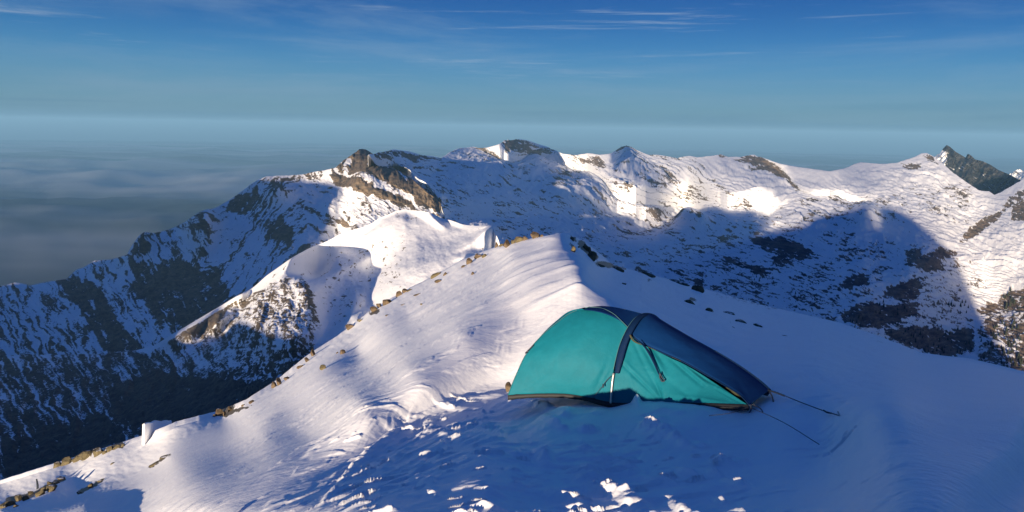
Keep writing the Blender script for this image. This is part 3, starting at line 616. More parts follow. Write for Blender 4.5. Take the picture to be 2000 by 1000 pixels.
def groundA(px, py):
    """(position on the camp ridge seen at photo position px, py)"""
    return pt(px, py, np.exp(SA.at(np.asarray(px, float), np.asarray(py, float))))
def make_camp_ridge():
    k = NB('wind_packed_snow')
    n1 = k.noise(14, 6, .6, k.mapping((.45, 1, 1), (0, 0, R(20)))); n2 = k.noise(70, 4, .6); n3 = k.noise(2.2, 5, .6, k.mapping((.35, 1, 1), (0, 0, R(25))))
    h = k.math('ADD', k.math('ADD', k.math('MULTIPLY', n1, .5), k.math('MULTIPLY', n2, .08)), n3)
    k.bump(h, .4, .03)
    rk_ = k.rng(k.math('ADD', k.attr('rock'), k.math('MULTIPLY', k.math('SUBTRACT', k.noise(5, 6, .65), .5), .8)), .45, .56)
    snow = k.mix(k.rng(n3, .35, .65), (.84, .86, .89), (.88, .89, .90))
    rockc = k.mix(k.noise(3, 8, .7), (.03, .027, .02), (.20, .16, .10))
    k.set(Base_Color=k.mix(rk_, snow, rockc), Roughness=.5, Specular_IOR_Level=.25)
    nx, ny = 1500, 720
    px = np.linspace(-650, 2650, nx)
    # rows: dense between the far edge and the bottom of the photo
    v = np.concatenate([np.linspace(0, .1, 110, endpoint=False), np.linspace(.1, .42, 470, endpoint=False), np.linspace(.42, 1, 140)])
    PX, V = np.meshgrid(px, v); PY = SA.rows(PX, V); lr = SA.at(PX, PY); r = np.exp(lr); P = pt(PX, PY, r)
    X, Y = P[..., 0].copy(), P[..., 1].copy()
    c, s_ = math.cos(R(62)), math.sin(R(62))
    u = X * c + Y * s_; w = -X * s_ + Y * c
    wr = fbm(X / 1.5, Y / 1.5, 3, 101)
    near = np.clip(18 / r, .25, 1)
    # drift layers: broad swells, carved plates with sharp lee edges, fine ripples
    swell = fbm(u / 3.2, w / 1.2, 4, 102) * .055
    pn = fbm(u / 1.5 + wr * .5, w / .42 + wr, 4, 103); plates = sm(.02, .16, pn) * .030 + sm(.28, .38, pn) * .022
    pn2 = fbm(X / .55 + wr, Y / .2 + wr, 3, 104); plate2 = sm(.30, .46, pn2) * .026
    ang = sm(-2.2, .6, X - .06 * Y)                      # right of the crest the snow is smoother
    calm = 1 - .85 * sm(.35, .8, (PX - 1450) / 500 + (900 - PY) / 1500 * 0)
    patch = .35 + .65 * sm(-.15, .2, fbm(X / 3.5, Y / 2.5, 3, 105))
    Z = swell * calm * (1 + r * .03) + plates * (1 - .7 * ang) * patch * calm + plate2 * ang * calm * patch * (PY > 760) + .004 * fbm(X / .12, Y / .06, 3, 106) * near
    smooth_l = sm(560, 420, PX) * sm(1040, 900, PY)      # wind-scoured smooth slope on the left
    Z *= 1 - .8 * smooth_l
    Z *= 1 - .5 * (PX < 1250) * sm(-20, 60, (980 - PX) * .42 + 770 - PY)
    crust = sm(.30, .44, fbm(X / .45 + wr, Y / .13 + wr, 4, 121)) * .045 + sm(.12, .3, fbm(X / 1.3, Y / .35 + wr, 3, 122)) * .03
    Z += crust * sm(740, 800, PY - 80 * sm(930, 1000, PX)) * sm(1520, 1380, PX) * sm(600, 720, PX) * (.4 + .6 * sm(-.2, .2, fbm(X / 1.4, Y / 1., 2, 123)))
    # stair-like drift ledges leading up to the cornice
    mk = sm(960, 1000, PX - (PY - 590) * -.0) * sm(1215, 1150, PX - (PY - 500) * .55 + 40) * sm(480, 505, PY) * sm(625, 585, PY)
    st = 15 * np.log(np.maximum(Y, 1) + .05 * X) + .8 * fbm(X / 4, Y / 4, 3, 107); fr = st - np.floor(st)
    Z += mk * .0045 * r * (fr - sm(.75, 1, fr) * fr) * (1.9 * (fbm(X / 2.4, Y / 1.6, 3, 108) + .28)).clip(0, 1.3)
    # cornice lip and the footprints hollow beside it
    for hx, hy, hw, hh, ht, tilt in HUMPS:
        a = R(tilt); dx = PX - hx; dy = PY - hy; b = ((dx * math.cos(a) + dy * math.sin(a)) / hw) ** 2 + ((-dx * math.sin(a) + dy * math.cos(a)) / hh) ** 2
        m = b < 9
        Z[m] += ht * (1.15 if hx > 930 and hy > 800 else .8) * np.exp(-(b[m] + .8 * fbm(X[m] / .3, Y[m] / .18, 3, 119)).clip(0) ** 1.3) * (.6 + .6 * sm(-.5, .5, fbm(X[m] / .22, Y[m] / .12, 5, 109)))
    # trench round the tent, dug snow thrown up at the front
    # rocks breaking through far edge
    RKA = Canvas()
    for p in [[(1128, 468), (1140, 470), (1150, 488), (1168, 500), (1166, 508), (1150, 500), (1132, 482)], [(1112, 476), (1122, 478), (1122, 490), (1114, 488)], [(1112, 458), (1126, 464), (1126, 472), (1114, 466)],
              [(1150, 513), (1180, 510), (1225, 524), (1220, 527), (1180, 522)], [(1248, 527), (1282, 532), (1282, 538), (1250, 534)], [(1300, 541), (1345, 548), (1360, 556), (1310, 548)], [(1212, 552), (1228, 553), (1226, 557)], [(1435, 626), (1458, 630), (1455, 633)],
              [(1340, 584), (1356, 580), (1362, 588), (1350, 590)], [(1380, 602), (1392, 604), (1396, 612)], [(1436, 623), (1450, 626), (1458, 631), (1444, 631)], [(1470, 631), (1478, 634), (1488, 641), (1478, 638)], [(1410, 608), (1435, 610), (1430, 613)], [(1260, 545), (1275, 548), (1268, 551)],
              [(720, 612), (738, 600), (745, 606), (728, 616)], [(285, 915), (300, 905), (333, 884), (336, 887), (300, 912)], [(410, 808), (500, 790), (440, 815)],
              [(100, 905), (150, 885), (215, 872), (245, 862), (240, 874), (190, 886), (120, 908)], [(0, 985), (20, 970), (60, 962), (125, 930), (128, 936), (80, 965), (40, 978), (5, 990)], [(145, 963), (200, 935), (205, 938), (160, 964)]]:
        RKA.poly(p, 1, 4)
    q = .6 * fbm(PX / 9, PY / 5, 4, 110)
    for p in [[(1350, 545), (1500, 590), (1560, 615), (1500, 610), (1400, 585)], [(1640, 628), (1720, 660), (1820, 690), (1800, 700), (1700, 670)], [(1420, 615), (1450, 640), (1420, 640)]]:
        RKA.poly(p, .42, 8)
    rock = np.clip(RKA(PX + 4 * fbm(PX / 10, PY / 10, 2, 111), PY + 3 * fbm(PX / 10, PY / 8, 2, 112)) * 1.0 + q * .35 * (RKA(PX, PY) > .05), 0, 1)
    Z -= .0 * rock
    Z *= 1 - .9 * sm(1010, 1060, PY); Z -= .30 * sm(985, 1100, PY) + .12 * sm(785, 850, PY) * sm(930, 1040, PX)
    P[..., 2] += Z * sm(0, .004, V) + .0006 * r * fbm(PX / 18, PY / 9, 4, 113) * (r > 25)
    P2, n = back_rows(P, 12, 1.3, 1.2)
    o = structure(grid_mesh('camp_ridge', P2, k.m, dict(rock=pad(rock, n))), 'wind-carved snow ridge the tent is pitched on', 'snow')
    return k.m, (px, P)
M_SNOW, GRID_A = make_camp_ridge()

# ------------------------------------------------------------------ home mountain: unseen slope behind and beside the viewer, crest shaped for its shadows
def make_home():
    t = np.concatenate([np.arange(-3900, -60, 60), np.arange(-60, -6, 6), np.arange(-6, 6.1, 1.), np.arange(10, 60, 8), np.arange(60, 620, 20)]).astype(float)
    s_ = np.concatenate([-np.geomspace(2600, 260, 14), np.linspace(-240, -30, 12), np.linspace(-25, -1, 10), [0, 1, 3, 6, 12, 25], np.geomspace(45, 1500, 14)])
    T, S = np.meshgrid(t, s_)
    G = np.interp(T, TB, GS); near = np.interp(T, TN, GN)
    G = np.where(np.abs(T) < 60, near, G)
    Z = G - TE * S + .0
    far = np.maximum(S - (-238), 0); d_side = np.clip((np.abs(T) - 8) / 60, 0, 1)
    Z -= d_side * far * .9                      # flank towards the valleys in front
    Z -= np.maximum(S - .5, 0) * 1.2 * (1 - d_side)         # under the camp ridge
    Z -= np.maximum(-260 - S, 0) * .7
    Z -= .12 * (S > -30) * (np.abs(T) < 60)
    Z += .35 * fbm(T / 6, S / 9, 4, 131) * np.clip(-S / 200, 0, 1) * (np.abs(T) < 60)
    X = S * SH2[0] + T * SH2[1]; Y = S * SH2[1] - T * SH2[0]
    rock = np.clip(.3 + .5 * fbm(T / 90, S / 60, 5, 133), 0, 1)
    structure(grid_mesh('home_mountain_occluder', np.stack([X, Y, np.maximum(Z, -1800)], -1), M_SPUR, dict(rock=rock * (np.abs(T) > 30))), 'unseen summit slope behind the camp, its crest shaped to cast the shadows', 'mountain')
make_home()
# ------------------------------------------------------------------ tent
def fabric(name, col, rough=.55, trans=.12):
    k = NB(name)
    n = k.noise(6, 4, .6); w = k.noise(240, 2, .5)
    k.bump(k.math('ADD', k.math('MULTIPLY', n, 1), k.math('MULTIPLY', w, .03)), .5, .02)
    c2 = tuple(min(1, x * 1.12) for x in col)
    cc = k.mix(k.rng(n, .3, .7), col, c2)
    k.set(Base_Color=cc, Roughness=rough, Specular_IOR_Level=.12, Sheen_Weight=.0)
    tr = k.new('ShaderNodeBsdfTranslucent'); k.put(tr.inputs[0], cc)
    mx = k.new('ShaderNodeMixShader'); mx.inputs[0].default_value = trans
    k.L.new(k.b.outputs[0], mx.inputs[1]); k.L.new(tr.outputs[0], mx.inputs[2])
    k.L.new(mx.outputs[0], k.N['Material Output'].inputs[0]); return k.m
def plain(name, col, rough=.6, metal=0.0, nscale=30, var=.15):
    k = NB(name); n = k.noise(nscale, 5, .6)
    k.set(Base_Color=k.mix(n, tuple(x * (1 - var) for x in col), tuple(min(1, x * (1 + var)) for x in col)), Roughness=rough, Metallic=metal); return k.m
TEAL = fabric('teal_ripstop', (.006, .135, .185), .6, .1); NAVY = fabric('navy_ripstop', (.001, .024, .10), .8, .02); DARK = plain('groundsheet_and_shade_black', (.012, .013, .016), .7)
PIPE = plain('pale_piping', (.05, .14, .16), .6); POLE = plain('silver_pole', (.45, .45, .44), .35, .6); ROPE = plain('dark_cord', (.02, .03, .05), .8)
KHAKI = plain('khaki_inner_fabric', (.035, .036, .015), .8); SLEEVE = fabric('navy_sleeve', (.002, .014, .05), .7, .0)

B0 = np.array([-0.02, 9.9]); AX = np.array([.903, -.43]); AX /= np.linalg.norm(AX); PX_ = np.array([-AX[1], AX[0]])
VM = .68
def mirror(P):
    Q = np.array(P, float).copy(); d = Q[..., :2] - B0; v = d @ PX_; Q[..., :2] += ((2 * VM - 2 * v)[..., None]) * PX_; return Q
def curve(pts, n):
    """smooth 3D curve through (photo x, photo y, distance) points"""
    W = np.array([pt(*p) for p in pts]); L = np.concatenate([[0], np.cumsum(np.linalg.norm(np.diff(W, axis=0), axis=1))]); L /= L[-1]
    t = np.linspace(0, 1, n); out = np.zeros((n, 3)); m = np.gradient(W, L, axis=0)
    i = np.clip(np.searchsorted(L, t, 'right') - 1, 0, len(L) - 2); h = L[i + 1] - L[i]; u = ((t - L[i]) / h)[:, None]; h = h[:, None]
    return (2 * u ** 3 - 3 * u ** 2 + 1) * W[i] + (u ** 3 - 2 * u ** 2 + u) * h * m[i] + (-2 * u ** 3 + 3 * u ** 2) * W[i + 1] + (u ** 3 - u ** 2) * h * m[i + 1]
def coons(left, right, bottom, top):
    """left/right run bottom->top, bottom/top run left->right; result [row][col]"""
    n, m = len(left), len(bottom); u = np.linspace(0, 1, m)[None, :, None]; v = np.linspace(0, 1, n)[:, None, None]
    S = (1 - u) * left[:, None] + u * right[:, None] + (1 - v) * bottom[None] + v * top[None]
    return S - ((1 - u) * (1 - v) * bottom[0] + u * (1 - v) * bottom[-1] + (1 - u) * v * top[0] + u * v * top[-1])
def normals(S):
    n = np.cross(np.gradient(S, axis=1), np.gradient(S, axis=0)); return n / (np.linalg.norm(n, axis=-1, keepdims=True) + 1e-9)
def project(P):
    d = P @ RN; return 1000 - d[..., 0] / d[..., 2] * F, 500 + d[..., 1] / d[..., 2] * F
def crease(S, segs, toward):
    """folds in the cloth along photo segments (x0,y0,x1,y1,width px,depth m)"""
    px, py = project(S); N = normals(S); N *= np.sign((N * toward).sum(-1, keepdims=True)); d = np.zeros(px.shape)
    for x0, y0, x1, y1, w, dep in segs:
        a = np.array([x0, y0]); b = np.array([x1, y1]) - a; t = np.clip(((px - x0) * b[0] + (py - y0) * b[1]) / (b @ b), 0, 1)
        q = np.hypot(px - x0 - t * b[0], py - y0 - t * b[1]); d += dep * np.exp(-(q / w) ** 2) * np.sin(np.pi * np.clip(t, .05, .95)) ** .5
    return S + N * d[..., None]
def tube(name, path, rad, mat, parent=None, sides=8, flat=1.0):
    path = np.array(path, float); rad = np.broadcast_to(rad, (len(path),)); T = np.gradient(path, axis=0); T /= np.linalg.norm(T, axis=1, keepdims=True) + 1e-9
    ref = np.array([0, 0, 1.]) if abs(T[:, 2]).mean() < .8 else np.array([0, 1., 0]); A = np.cross(T, ref); A /= np.linalg.norm(A, axis=1, keepdims=True) + 1e-9; Bn = np.cross(T, A)
    th = np.linspace(0, 2 * math.pi, sides, endpoint=False)
    P = path[:, None] + rad[:, None, None] * (np.cos(th)[None, :, None] * A[:, None] + flat * np.sin(th)[None, :, None] * Bn[:, None])
    P = np.concatenate([path[:1, None].repeat(sides, 1), P, path[-1:, None].repeat(sides, 1)], 0)
    return grid_mesh(name, P, mat, parent=parent, wrap=True)
def empty(name, loc):
    o = bpy.data.objects.new(name, None); o.location = loc; o.empty_display_size = .2; return link(o)
def adopt(o, root):
    """parent a mesh whose vertices are in world space"""
    o.parent = root; o.matrix_parent_inverse = Matrix.Translation(-Vector(root.location)); return o
def thick(o, t):
    m = o.modifiers.new('Solidify', 'SOLIDIFY'); m.thickness = t; m.offset = 0; return o

def make_tent():
    root = empty('tent', (1.9, 10.0, -3.4)); tag(root, 'teal tent with a navy blue roof and vestibule pitched on the snow ridge', 'tent')
    def part(o, label=None):
        adopt(o, root)
        if label: o['label'] = label
        return o
    n = 90
    P1 = curve([(992, 772, 9.92), (1007, 735, 9.96), (1029, 690, 10.02), (1056, 658, 10.1), (1086, 632, 10.17), (1118, 610, 10.25), (1150, 600, 10.3)], n)
    leg = curve([(1192, 786, 9.66), (1196, 740, 9.7), (1203, 703, 9.78), (1212, 670, 9.88), (1226, 640, 10.0)], n)
    bot = curve([(992, 772, 9.92), (1050, 769, 9.84), (1120, 771, 9.76), (1160, 779, 9.7), (1192, 786, 9.66)], n)
    top = curve([(1150, 600, 10.3), (1172, 602, 10.26), (1197, 613, 10.16), (1213, 627, 10.07), (1226, 640, 10.0)], n)
    S = coons(P1, leg, bot, top)
    u = np.linspace(0, 1, n)[None, :]; v = np.linspace(0, 1, n)[:, None]
    N = normals(S); N *= np.sign(-(N * S).sum(-1, keepdims=True)); S = S + N * (.10 * np.sin(np.pi * u) * np.sin(np.pi * np.clip(v, 0, 1)) ** .8)[..., None]
    tow = np.array([-.2, -1, .2])
    S = crease(S, [(1190, 700, 1155, 782, 5, -.010), (1193, 725, 1160, 780, 3, -.010), (1193, 700, 1140, 765, 6, .006), (1010, 768, 1080, 720, 6, -.008), (1030, 690, 1075, 660, 5, -.006), (1170, 750, 1190, 785, 3, -.008), (1000, 760, 1040, 768, 4, .006)], tow)
    part(thick(grid_mesh('side_panel', S, TEAL), .003), 'teal main side panel')
    part(grid_mesh('far_side_panel', mirror(S), TEAL))
    P1m = mirror(P1); q = np.linspace(0, 1, 24)[:, None, None]; E = (1 - q) * P1[None] + q * P1m[None]; E[..., :2] -= (AX * .06) * np.sin(np.pi * q[..., 0])[..., None]
    part(grid_mesh('end_panel', E, TEAL))
    # roof between the two seams
    ridge = curve([(1150, 600, 10.3), (1176, 598, 10.34), (1205, 601, 10.4), (1232, 607, 10.42), (1255, 613, 10.42)], n)
    tm = mirror(top); qq = np.linspace(0, 1, 30)[:, None, None]
    Rf = top[None] * (1 - qq) * (1 - 2 * qq) + ridge[None] * 4 * qq * (1 - qq) + tm[None] * qq * (2 * qq - 1)
    part(thick(grid_mesh('roof_panel', Rf, NAVY), .003), 'dark navy roof panel')
    # hoop pole with its sleeve
    hoop = curve([(1192, 786, 9.66), (1196, 740, 9.7), (1203, 703, 9.78), (1212, 670, 9.88), (1226, 640, 10.0), (1240, 621, 10.18), (1256, 613, 10.42), (1272, 617, 10.62), (1286, 634, 10.8), (1292, 670, 10.95), (1290, 735, 11.05)], 120)
    sl = hoop[16:].copy(); sl[:, :2] += AX * .045; sl += np.array([0, -.012, .0])
    part(tube('pole_sleeve', sl, np.interp(np.arange(len(sl)), [0, 8, 40, 60, len(sl)], [.030, .048, .044, .035, .035]), SLEEVE, sides=12, flat=.5))
    low = hoop[:17].copy(); low += np.array([0.0, -.03, 0]); part(tube('hoop_pole', low, .014, POLE), 'silver pole foot below the navy sleeve')
    part(tube('seam_piping', np.concatenate([hoop[18:62] + np.array([-.012, -.03, 0])]), .0035, PIPE))
    part(tube('seam_piping', top + np.array([0, -.012, .008]), .004, PIPE))
    part(tube('seam_piping', P1 + np.array([-.004, -.006, .004]), .0035, PIPE))
    # vestibule roof: a long navy strip falling to the right
    near = curve([(1228, 648, 9.97), (1243, 662, 9.93), (1285, 684, 9.78), (1335, 706, 9.6), (1385, 734, 9.42), (1425, 757, 9.22), (1446, 771, 9.12), (1464, 791, 9.02)], 110)
    crest = curve([(1254, 613, 10.38), (1266, 614, 10.38), (1282, 624, 10.32), (1330, 652, 10.2), (1395, 687, 10.05), (1450, 721, 9.88), (1485, 747, 9.76), (1503, 763, 9.66)], 110)
    fare = curve([(1280, 628, 10.8), (1300, 642, 10.75), (1345, 668, 10.6), (1400, 700, 10.4), (1450, 731, 10.15), (1480, 750, 10.0), (1496, 763, 9.9), (1500, 772, 9.8)], 110)
    qq = np.linspace(0, 1, 44)[:, None, None]
    Fl = near[None] * (1 - qq) * (1 - 2 * qq) + crest[None] * 4 * qq * (1 - qq) + fare[None] * qq * (2 * qq - 1)
    # keep the crest where drawn but let the strip swell towards the viewer
    tt = np.linspace(0, 1, 110)[None, :, None]
    Fl = Fl + np.array([-.10, -.30, .10]) * (.16 * np.sin(np.pi * np.clip(qq * 1.6, 0, 1)) * np.sin(np.pi * np.clip(tt * 1.05, 0, 1)) ** .6)
    Fl = crease(Fl, [(1243, 650, 1262, 616, 4, -.006), (1300, 650, 1360, 690, 8, .006), (1360, 690, 1460, 745, 8, -.006), (1390, 700, 1490, 765, 6, .006), (1240, 660, 1330, 700, 4, .010), (1440, 745, 1465, 785, 4, -.008)], np.array([0, -1., .6]))
    part(thick(grid_mesh('vestibule_roof', Fl, NAVY), .004), 'long navy vestibule roof falling to the ground')
    part(tube('hem_cord', np.concatenate([near[2:]]) + np.array([0, -.012, -.006]), .008, SLEEVE))
    part(tube('hem_cord', np.concatenate([crest[60:] + np.array([.008, .0, .008])]), .012, SLEEVE))
    # vestibule side
    vl = curve([(1192, 786, 9.66), (1198, 740, 9.71), (1206, 703, 9.8), (1216, 672, 9.92), (1231, 654, 9.99)], n)
    vb = curve([(1192, 786, 9.66), (1240, 788, 9.6), (1300, 788, 9.44), (1380, 790, 9.22), (1462, 793, 9.02)], 130)
    vt = curve([(1231, 654, 9.99), (1262, 674, 9.9), (1300, 694, 9.78), (1345, 716, 9.6), (1390, 744, 9.42), (1430, 771, 9.2), (1461, 791, 9.03)], 130)
    vr = np.linspace(vb[-1], vt[-1], n); V = coons(vl, vr, vb, vt)
    N = normals(V); N *= np.sign(-(N * V).sum(-1, keepdims=True)); uu = np.linspace(0, 1, 130)[None, :]
    V = V - N * (.05 * np.sin(np.pi * uu) * np.sin(np.pi * v))[..., None]
    V = crease(V, [(1207, 702, 1288, 784, 3.5, -.018), (1212, 700, 1292, 780, 4, .012), (1236, 664, 1262, 720, 4, -.012), (1262, 720, 1296, 786, 3.5, -.018), (1254, 672, 1292, 738, 6, -.030), (1262, 672, 1300, 735, 5, .030), (1292, 738, 1300, 788, 4, .014), (1284, 690, 1300, 715, 4, -.014),
                   (1222, 690, 1240, 780, 5, .008), (1310, 700, 1370, 752, 5, -.026), (1322, 704, 1380, 750, 4, .020), (1345, 718, 1400, 756, 4, -.020), (1380, 745, 1440, 780, 3, .012), (1300, 740, 1360, 785, 6, -.010), (1240, 740, 1290, 788, 4, .014), (1275, 730, 1292, 785, 3, -.014), (1400, 760, 1450, 788, 3, -.012), (1310, 770, 1420, 786, 4, .006)], tow)
    part(thick(grid_mesh('vestibule_side', V, TEAL), .003), 'creased teal vestibule side with door folds')
    vm_ = np.linspace(0, 1, 20)[:, None, None]; gl = curve([(1292, 742, 11.1), (1370, 755, 10.6), (1440, 760, 10.2), (1500, 774, 9.8)], 110)
    part(grid_mesh('far_vestibule_side', fare[None] * (1 - vm_) + gl[None] * vm_, TEAL))
    # door flap, toggles, inner fabric seen through the gaps
    fl = curve([(1247, 664, 9.86), (1262, 680, 9.80), (1276, 705, 9.72), (1287, 730, 9.64), (1294, 742, 9.60)], 40) + np.array([0, -.05, 0])
    door = part(tube('door_flap', fl, np.interp(np.arange(40), [0, 12, 39], [.012, .026, .010]), SLEEVE, flat=.35), 'rolled dark strip down the door')
    bk = curve([(1287, 726, 9.6), (1291, 734, 9.6), (1296, 741, 9.58), (1292, 742, 9.58), (1287, 734, 9.6), (1287, 726, 9.6)], 30) + np.array([0, -.06, 0])
    adopt(tube('toggle', bk, .008, ROPE), root).name = 'door_toggle'
    kh = curve([(1230, 652, 9.9), (1236, 662, 9.88), (1262, 674, 9.84), (1300, 690, 9.72), (1330, 703, 9.6)], 30) + np.array([0, -.008, -.012])
    part(tube('inner_edge', kh, np.interp(np.arange(30), [0, 4, 10, 29], [.016, .010, .004, .002]), KHAKI))
    ik = curve([(1418, 756, 9.33), (1432, 762, 9.3), (1446, 778, 9.25), (1452, 786, 9.2)], 16)
    part(tube('inner_tent', ik, np.interp(np.arange(16), [0, 5, 11, 15], [.012, .045, .035, .01]), KHAKI, flat=.6), 'khaki inner cloth showing in the gap')
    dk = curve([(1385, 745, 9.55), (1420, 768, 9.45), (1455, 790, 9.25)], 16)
    part(tube('gap_shade_tube', dk, .05, DARK)).name = 'vestibule_gap_shade'  # black tube put in as the shade inside the vestibule gap
    # one black strip for the groundsheet edge and the shade under the hem
    hem = np.concatenate([bot, vb[1:]]); low = hem.copy(); rngs = fbm(np.arange(len(hem)) / 9., np.zeros(len(hem)), 3, 151)
    hgt = np.interp(np.arange(len(hem)), [0, 20, 40, 70, 88, 100, 120, 150, len(hem)], [.05, .035, .04, .03, .06, .08, .09, .04, .03]) + .02 * rngs
    low[:, 2] -= hgt * .6 + .03; low[:, 1] -= .01; top_ = hem + np.array([0, .012, .012])
    part(thick(grid_mesh('groundsheet', np.stack([top_, (top_ + low) / 2 + np.array([0, -.015, 0]), low]), DARK), .01), 'black groundsheet edge and painted shade below the hem')
    # pegging loops and straps
    def strap(p, rad=.007):
        return part(tube('strap', curve(p, 14), rad, ROPE, sides=6))
    strap([(1464, 790, 9.0), (1467, 796, 8.98), (1464, 806, 8.9)]); strap([(1470, 790, 9.0), (1484, 797, 9.0), (1493, 811, 8.9)], .006); strap([(1502, 764, 9.6), (1507, 772, 9.5), (1511, 786, 9.35)], .009)
    strap([(1193, 735, 9.62), (1183, 745, 9.62), (1178, 752, 9.62)], .004); strap([(1178, 752, 9.6), (1162, 772, 9.6), (1154, 784, 9.55)], .003); strap([(1178, 750, 9.62), (1178, 757, 9.6)], .010)
    lp = part(tube('pole_end_loop', curve([(1042, 674, 10.03), (1032, 684, 10.0), (1026, 690, 9.99), (1030, 688, 10.0)], 14), .008, ROPE, sides=6))
    def guy(p, rad):
        q = []
        for x, y, r in p: e = groundA(x, y); q.append((x, y, min(r, float(np.hypot(e[0], e[1])) - .05)))
        p = q[:-1] + [p[-1]] if len(p) > 3 else q
        return part(tube('guy_line', curve(p, 40), rad * .75, ROPE, sides=6))
    g0 = groundA(1640, 812); r1 = float(np.hypot(g0[0], g0[1])); guy([(1500, 761, 9.66), (1530, 772, 9.3), (1570, 788, 8.9), (1608, 802, 8.55), (1640, 812, r1)], .007)
    guy([(1500, 762, 9.64), (1516, 767, 9.5), (1532, 773, 9.3)], .014)
    part(tube('guy_slider', curve([(1608, 801, 8.52), (1614, 805, 8.5), (1624, 807, 8.45)], 6), .008, ROPE, sides=6))
    g1 = groundA(1385, 812); guy([(1462, 795, 9.0), (1430, 806, 8.8), (1385, 812, float(np.hypot(g1[0], g1[1])))], .005)
    g1 = groundA(1600, 868); guy([(1466, 796, 9.0), (1530, 825, 8.3), (1600, 868, float(np.hypot(g1[0], g1[1])))], .005)
    st = pt(1640, 812, r1 - .03); part(tube('peg', [st + np.array([-.03, -.02, .05]), st, st + np.array([.06, .02, -.12])], .008, POLE, sides=6))
make_tent()

# ------------------------------------------------------------------ boulders and small rocks
def rock_mat():
    k = NB('weathered_rock'); n = k.noise(3.2, 8, .7); m = k.noise(22, 5, .65)
    c = k.mix(k.rng(n, .35, .65), (.035, .027, .02), (.15, .11, .07)); c = k.mix(k.rng(m, .5, .75), c, (.06, .055, .045))
    k.bump(k.math('ADD', n, k.math('MULTIPLY', m, .3)), .8, .05); geo = k.new('ShaderNodeNewGeometry'); sp_ = k.new('ShaderNodeSeparateXYZ'); k.L.new(geo.outputs['Normal'], sp_.inputs[0]); cap = k.rng(k.math('ADD', sp_.outputs['Z'], k.math('MULTIPLY', n, .7)), 1.28, 1.42)
    return k.set(Base_Color=k.mix(cap, c, SNOW), Roughness=.9, Specular_IOR_Level=.2)
M_ROCK = rock_mat()
def dark_rock_mat():
    k = NB('lichen_dark_rock'); n = k.noise(3, 8, .7); m = k.noise(18, 5, .65)
    c = k.mix(k.rng(n, .35, .65), (.05, .045, .032), (.15, .125, .07)); k.bump(k.math('ADD', n, m), .8, .05)
    geo = k.new('ShaderNodeNewGeometry'); sp_ = k.new('ShaderNodeSeparateXYZ'); k.L.new(geo.outputs['Normal'], sp_.inputs[0]); cap = k.rng(k.math('ADD', sp_.outputs['Z'], k.math('MULTIPLY', n, .7)), 1.28, 1.42)
    return k.set(Base_Color=k.mix(cap, c, SNOW), Roughness=.9, Specular_IOR_Level=.2)
M_ROCKD = dark_rock_mat()
def boulder(px, py, w, h, label, seed, group=None, mat=None, tilt=0, kind='rock', sink=.30):
    """a rock whose foot stands at photo position px, py; w, h in photo pixels"""
    e = float(pl(EDGE_A, px)); g = groundA(px, max(py, e + .5)); r = float(np.hypot(g[0], g[1])); 
    W = w / F * r; H = h / F * r
    import bmesh
    rnd = random.Random(seed); h *= rnd.uniform(.7, 1.1) if group in (EDG, LOW) else 1; w *= rnd.uniform(.8, 1.2); bm = bmesh.new(); bmesh.ops.create_icosphere(bm, subdivisions=3, radius=1.0)
    planes = []
    for _ in range(9):
        v = Vector((rnd.gauss(0, 1), rnd.gauss(0, 1), rnd.gauss(0, .8))).normalized(); planes.append((v, rnd.uniform(.38, .72)))
    co = np.array([v.co[:] for v in bm.verts])
    for pn, d in planes:
        dd = co @ np.array(pn[:]); over = np.maximum(dd - d, 0); co -= over[:, None] * np.array(pn[:])
    co += .05 * fbm(co[:, 0] * 3 + seed, co[:, 1] * 3 + co[:, 2] * 2.3, 3, seed)[:, None] * co
    co /= np.abs(co).max(0)
    a = R(tilt); x = co[:, 0] * W / 2; z = co[:, 2] * H * .55; y = co[:, 1] * max(W * .42, H * .4)
    X = x * math.cos(a) - z * math.sin(a); Z = x * math.sin(a) + z * math.cos(a)
    for v, c in zip(bm.verts, np.stack([X, y, Z], -1)): v.co = c
    me = bpy.data.meshes.new(kind); bm.to_mesh(me); bm.free(); me.materials.append(mat or M_ROCK)
    o = link(bpy.data.objects.new(kind, me)); o.location = (g[0], g[1], g[2] + H * (.5 - sink)); o.rotation_euler = (0, 0, 0)
    tag(o, label, 'rock', group); return o
SUM = 'boulders on the snow crest above the tent'; EDG = 'rocks along the lit edge of the snow slope'; LOW = 'dark rocks in the snow at the lower left'
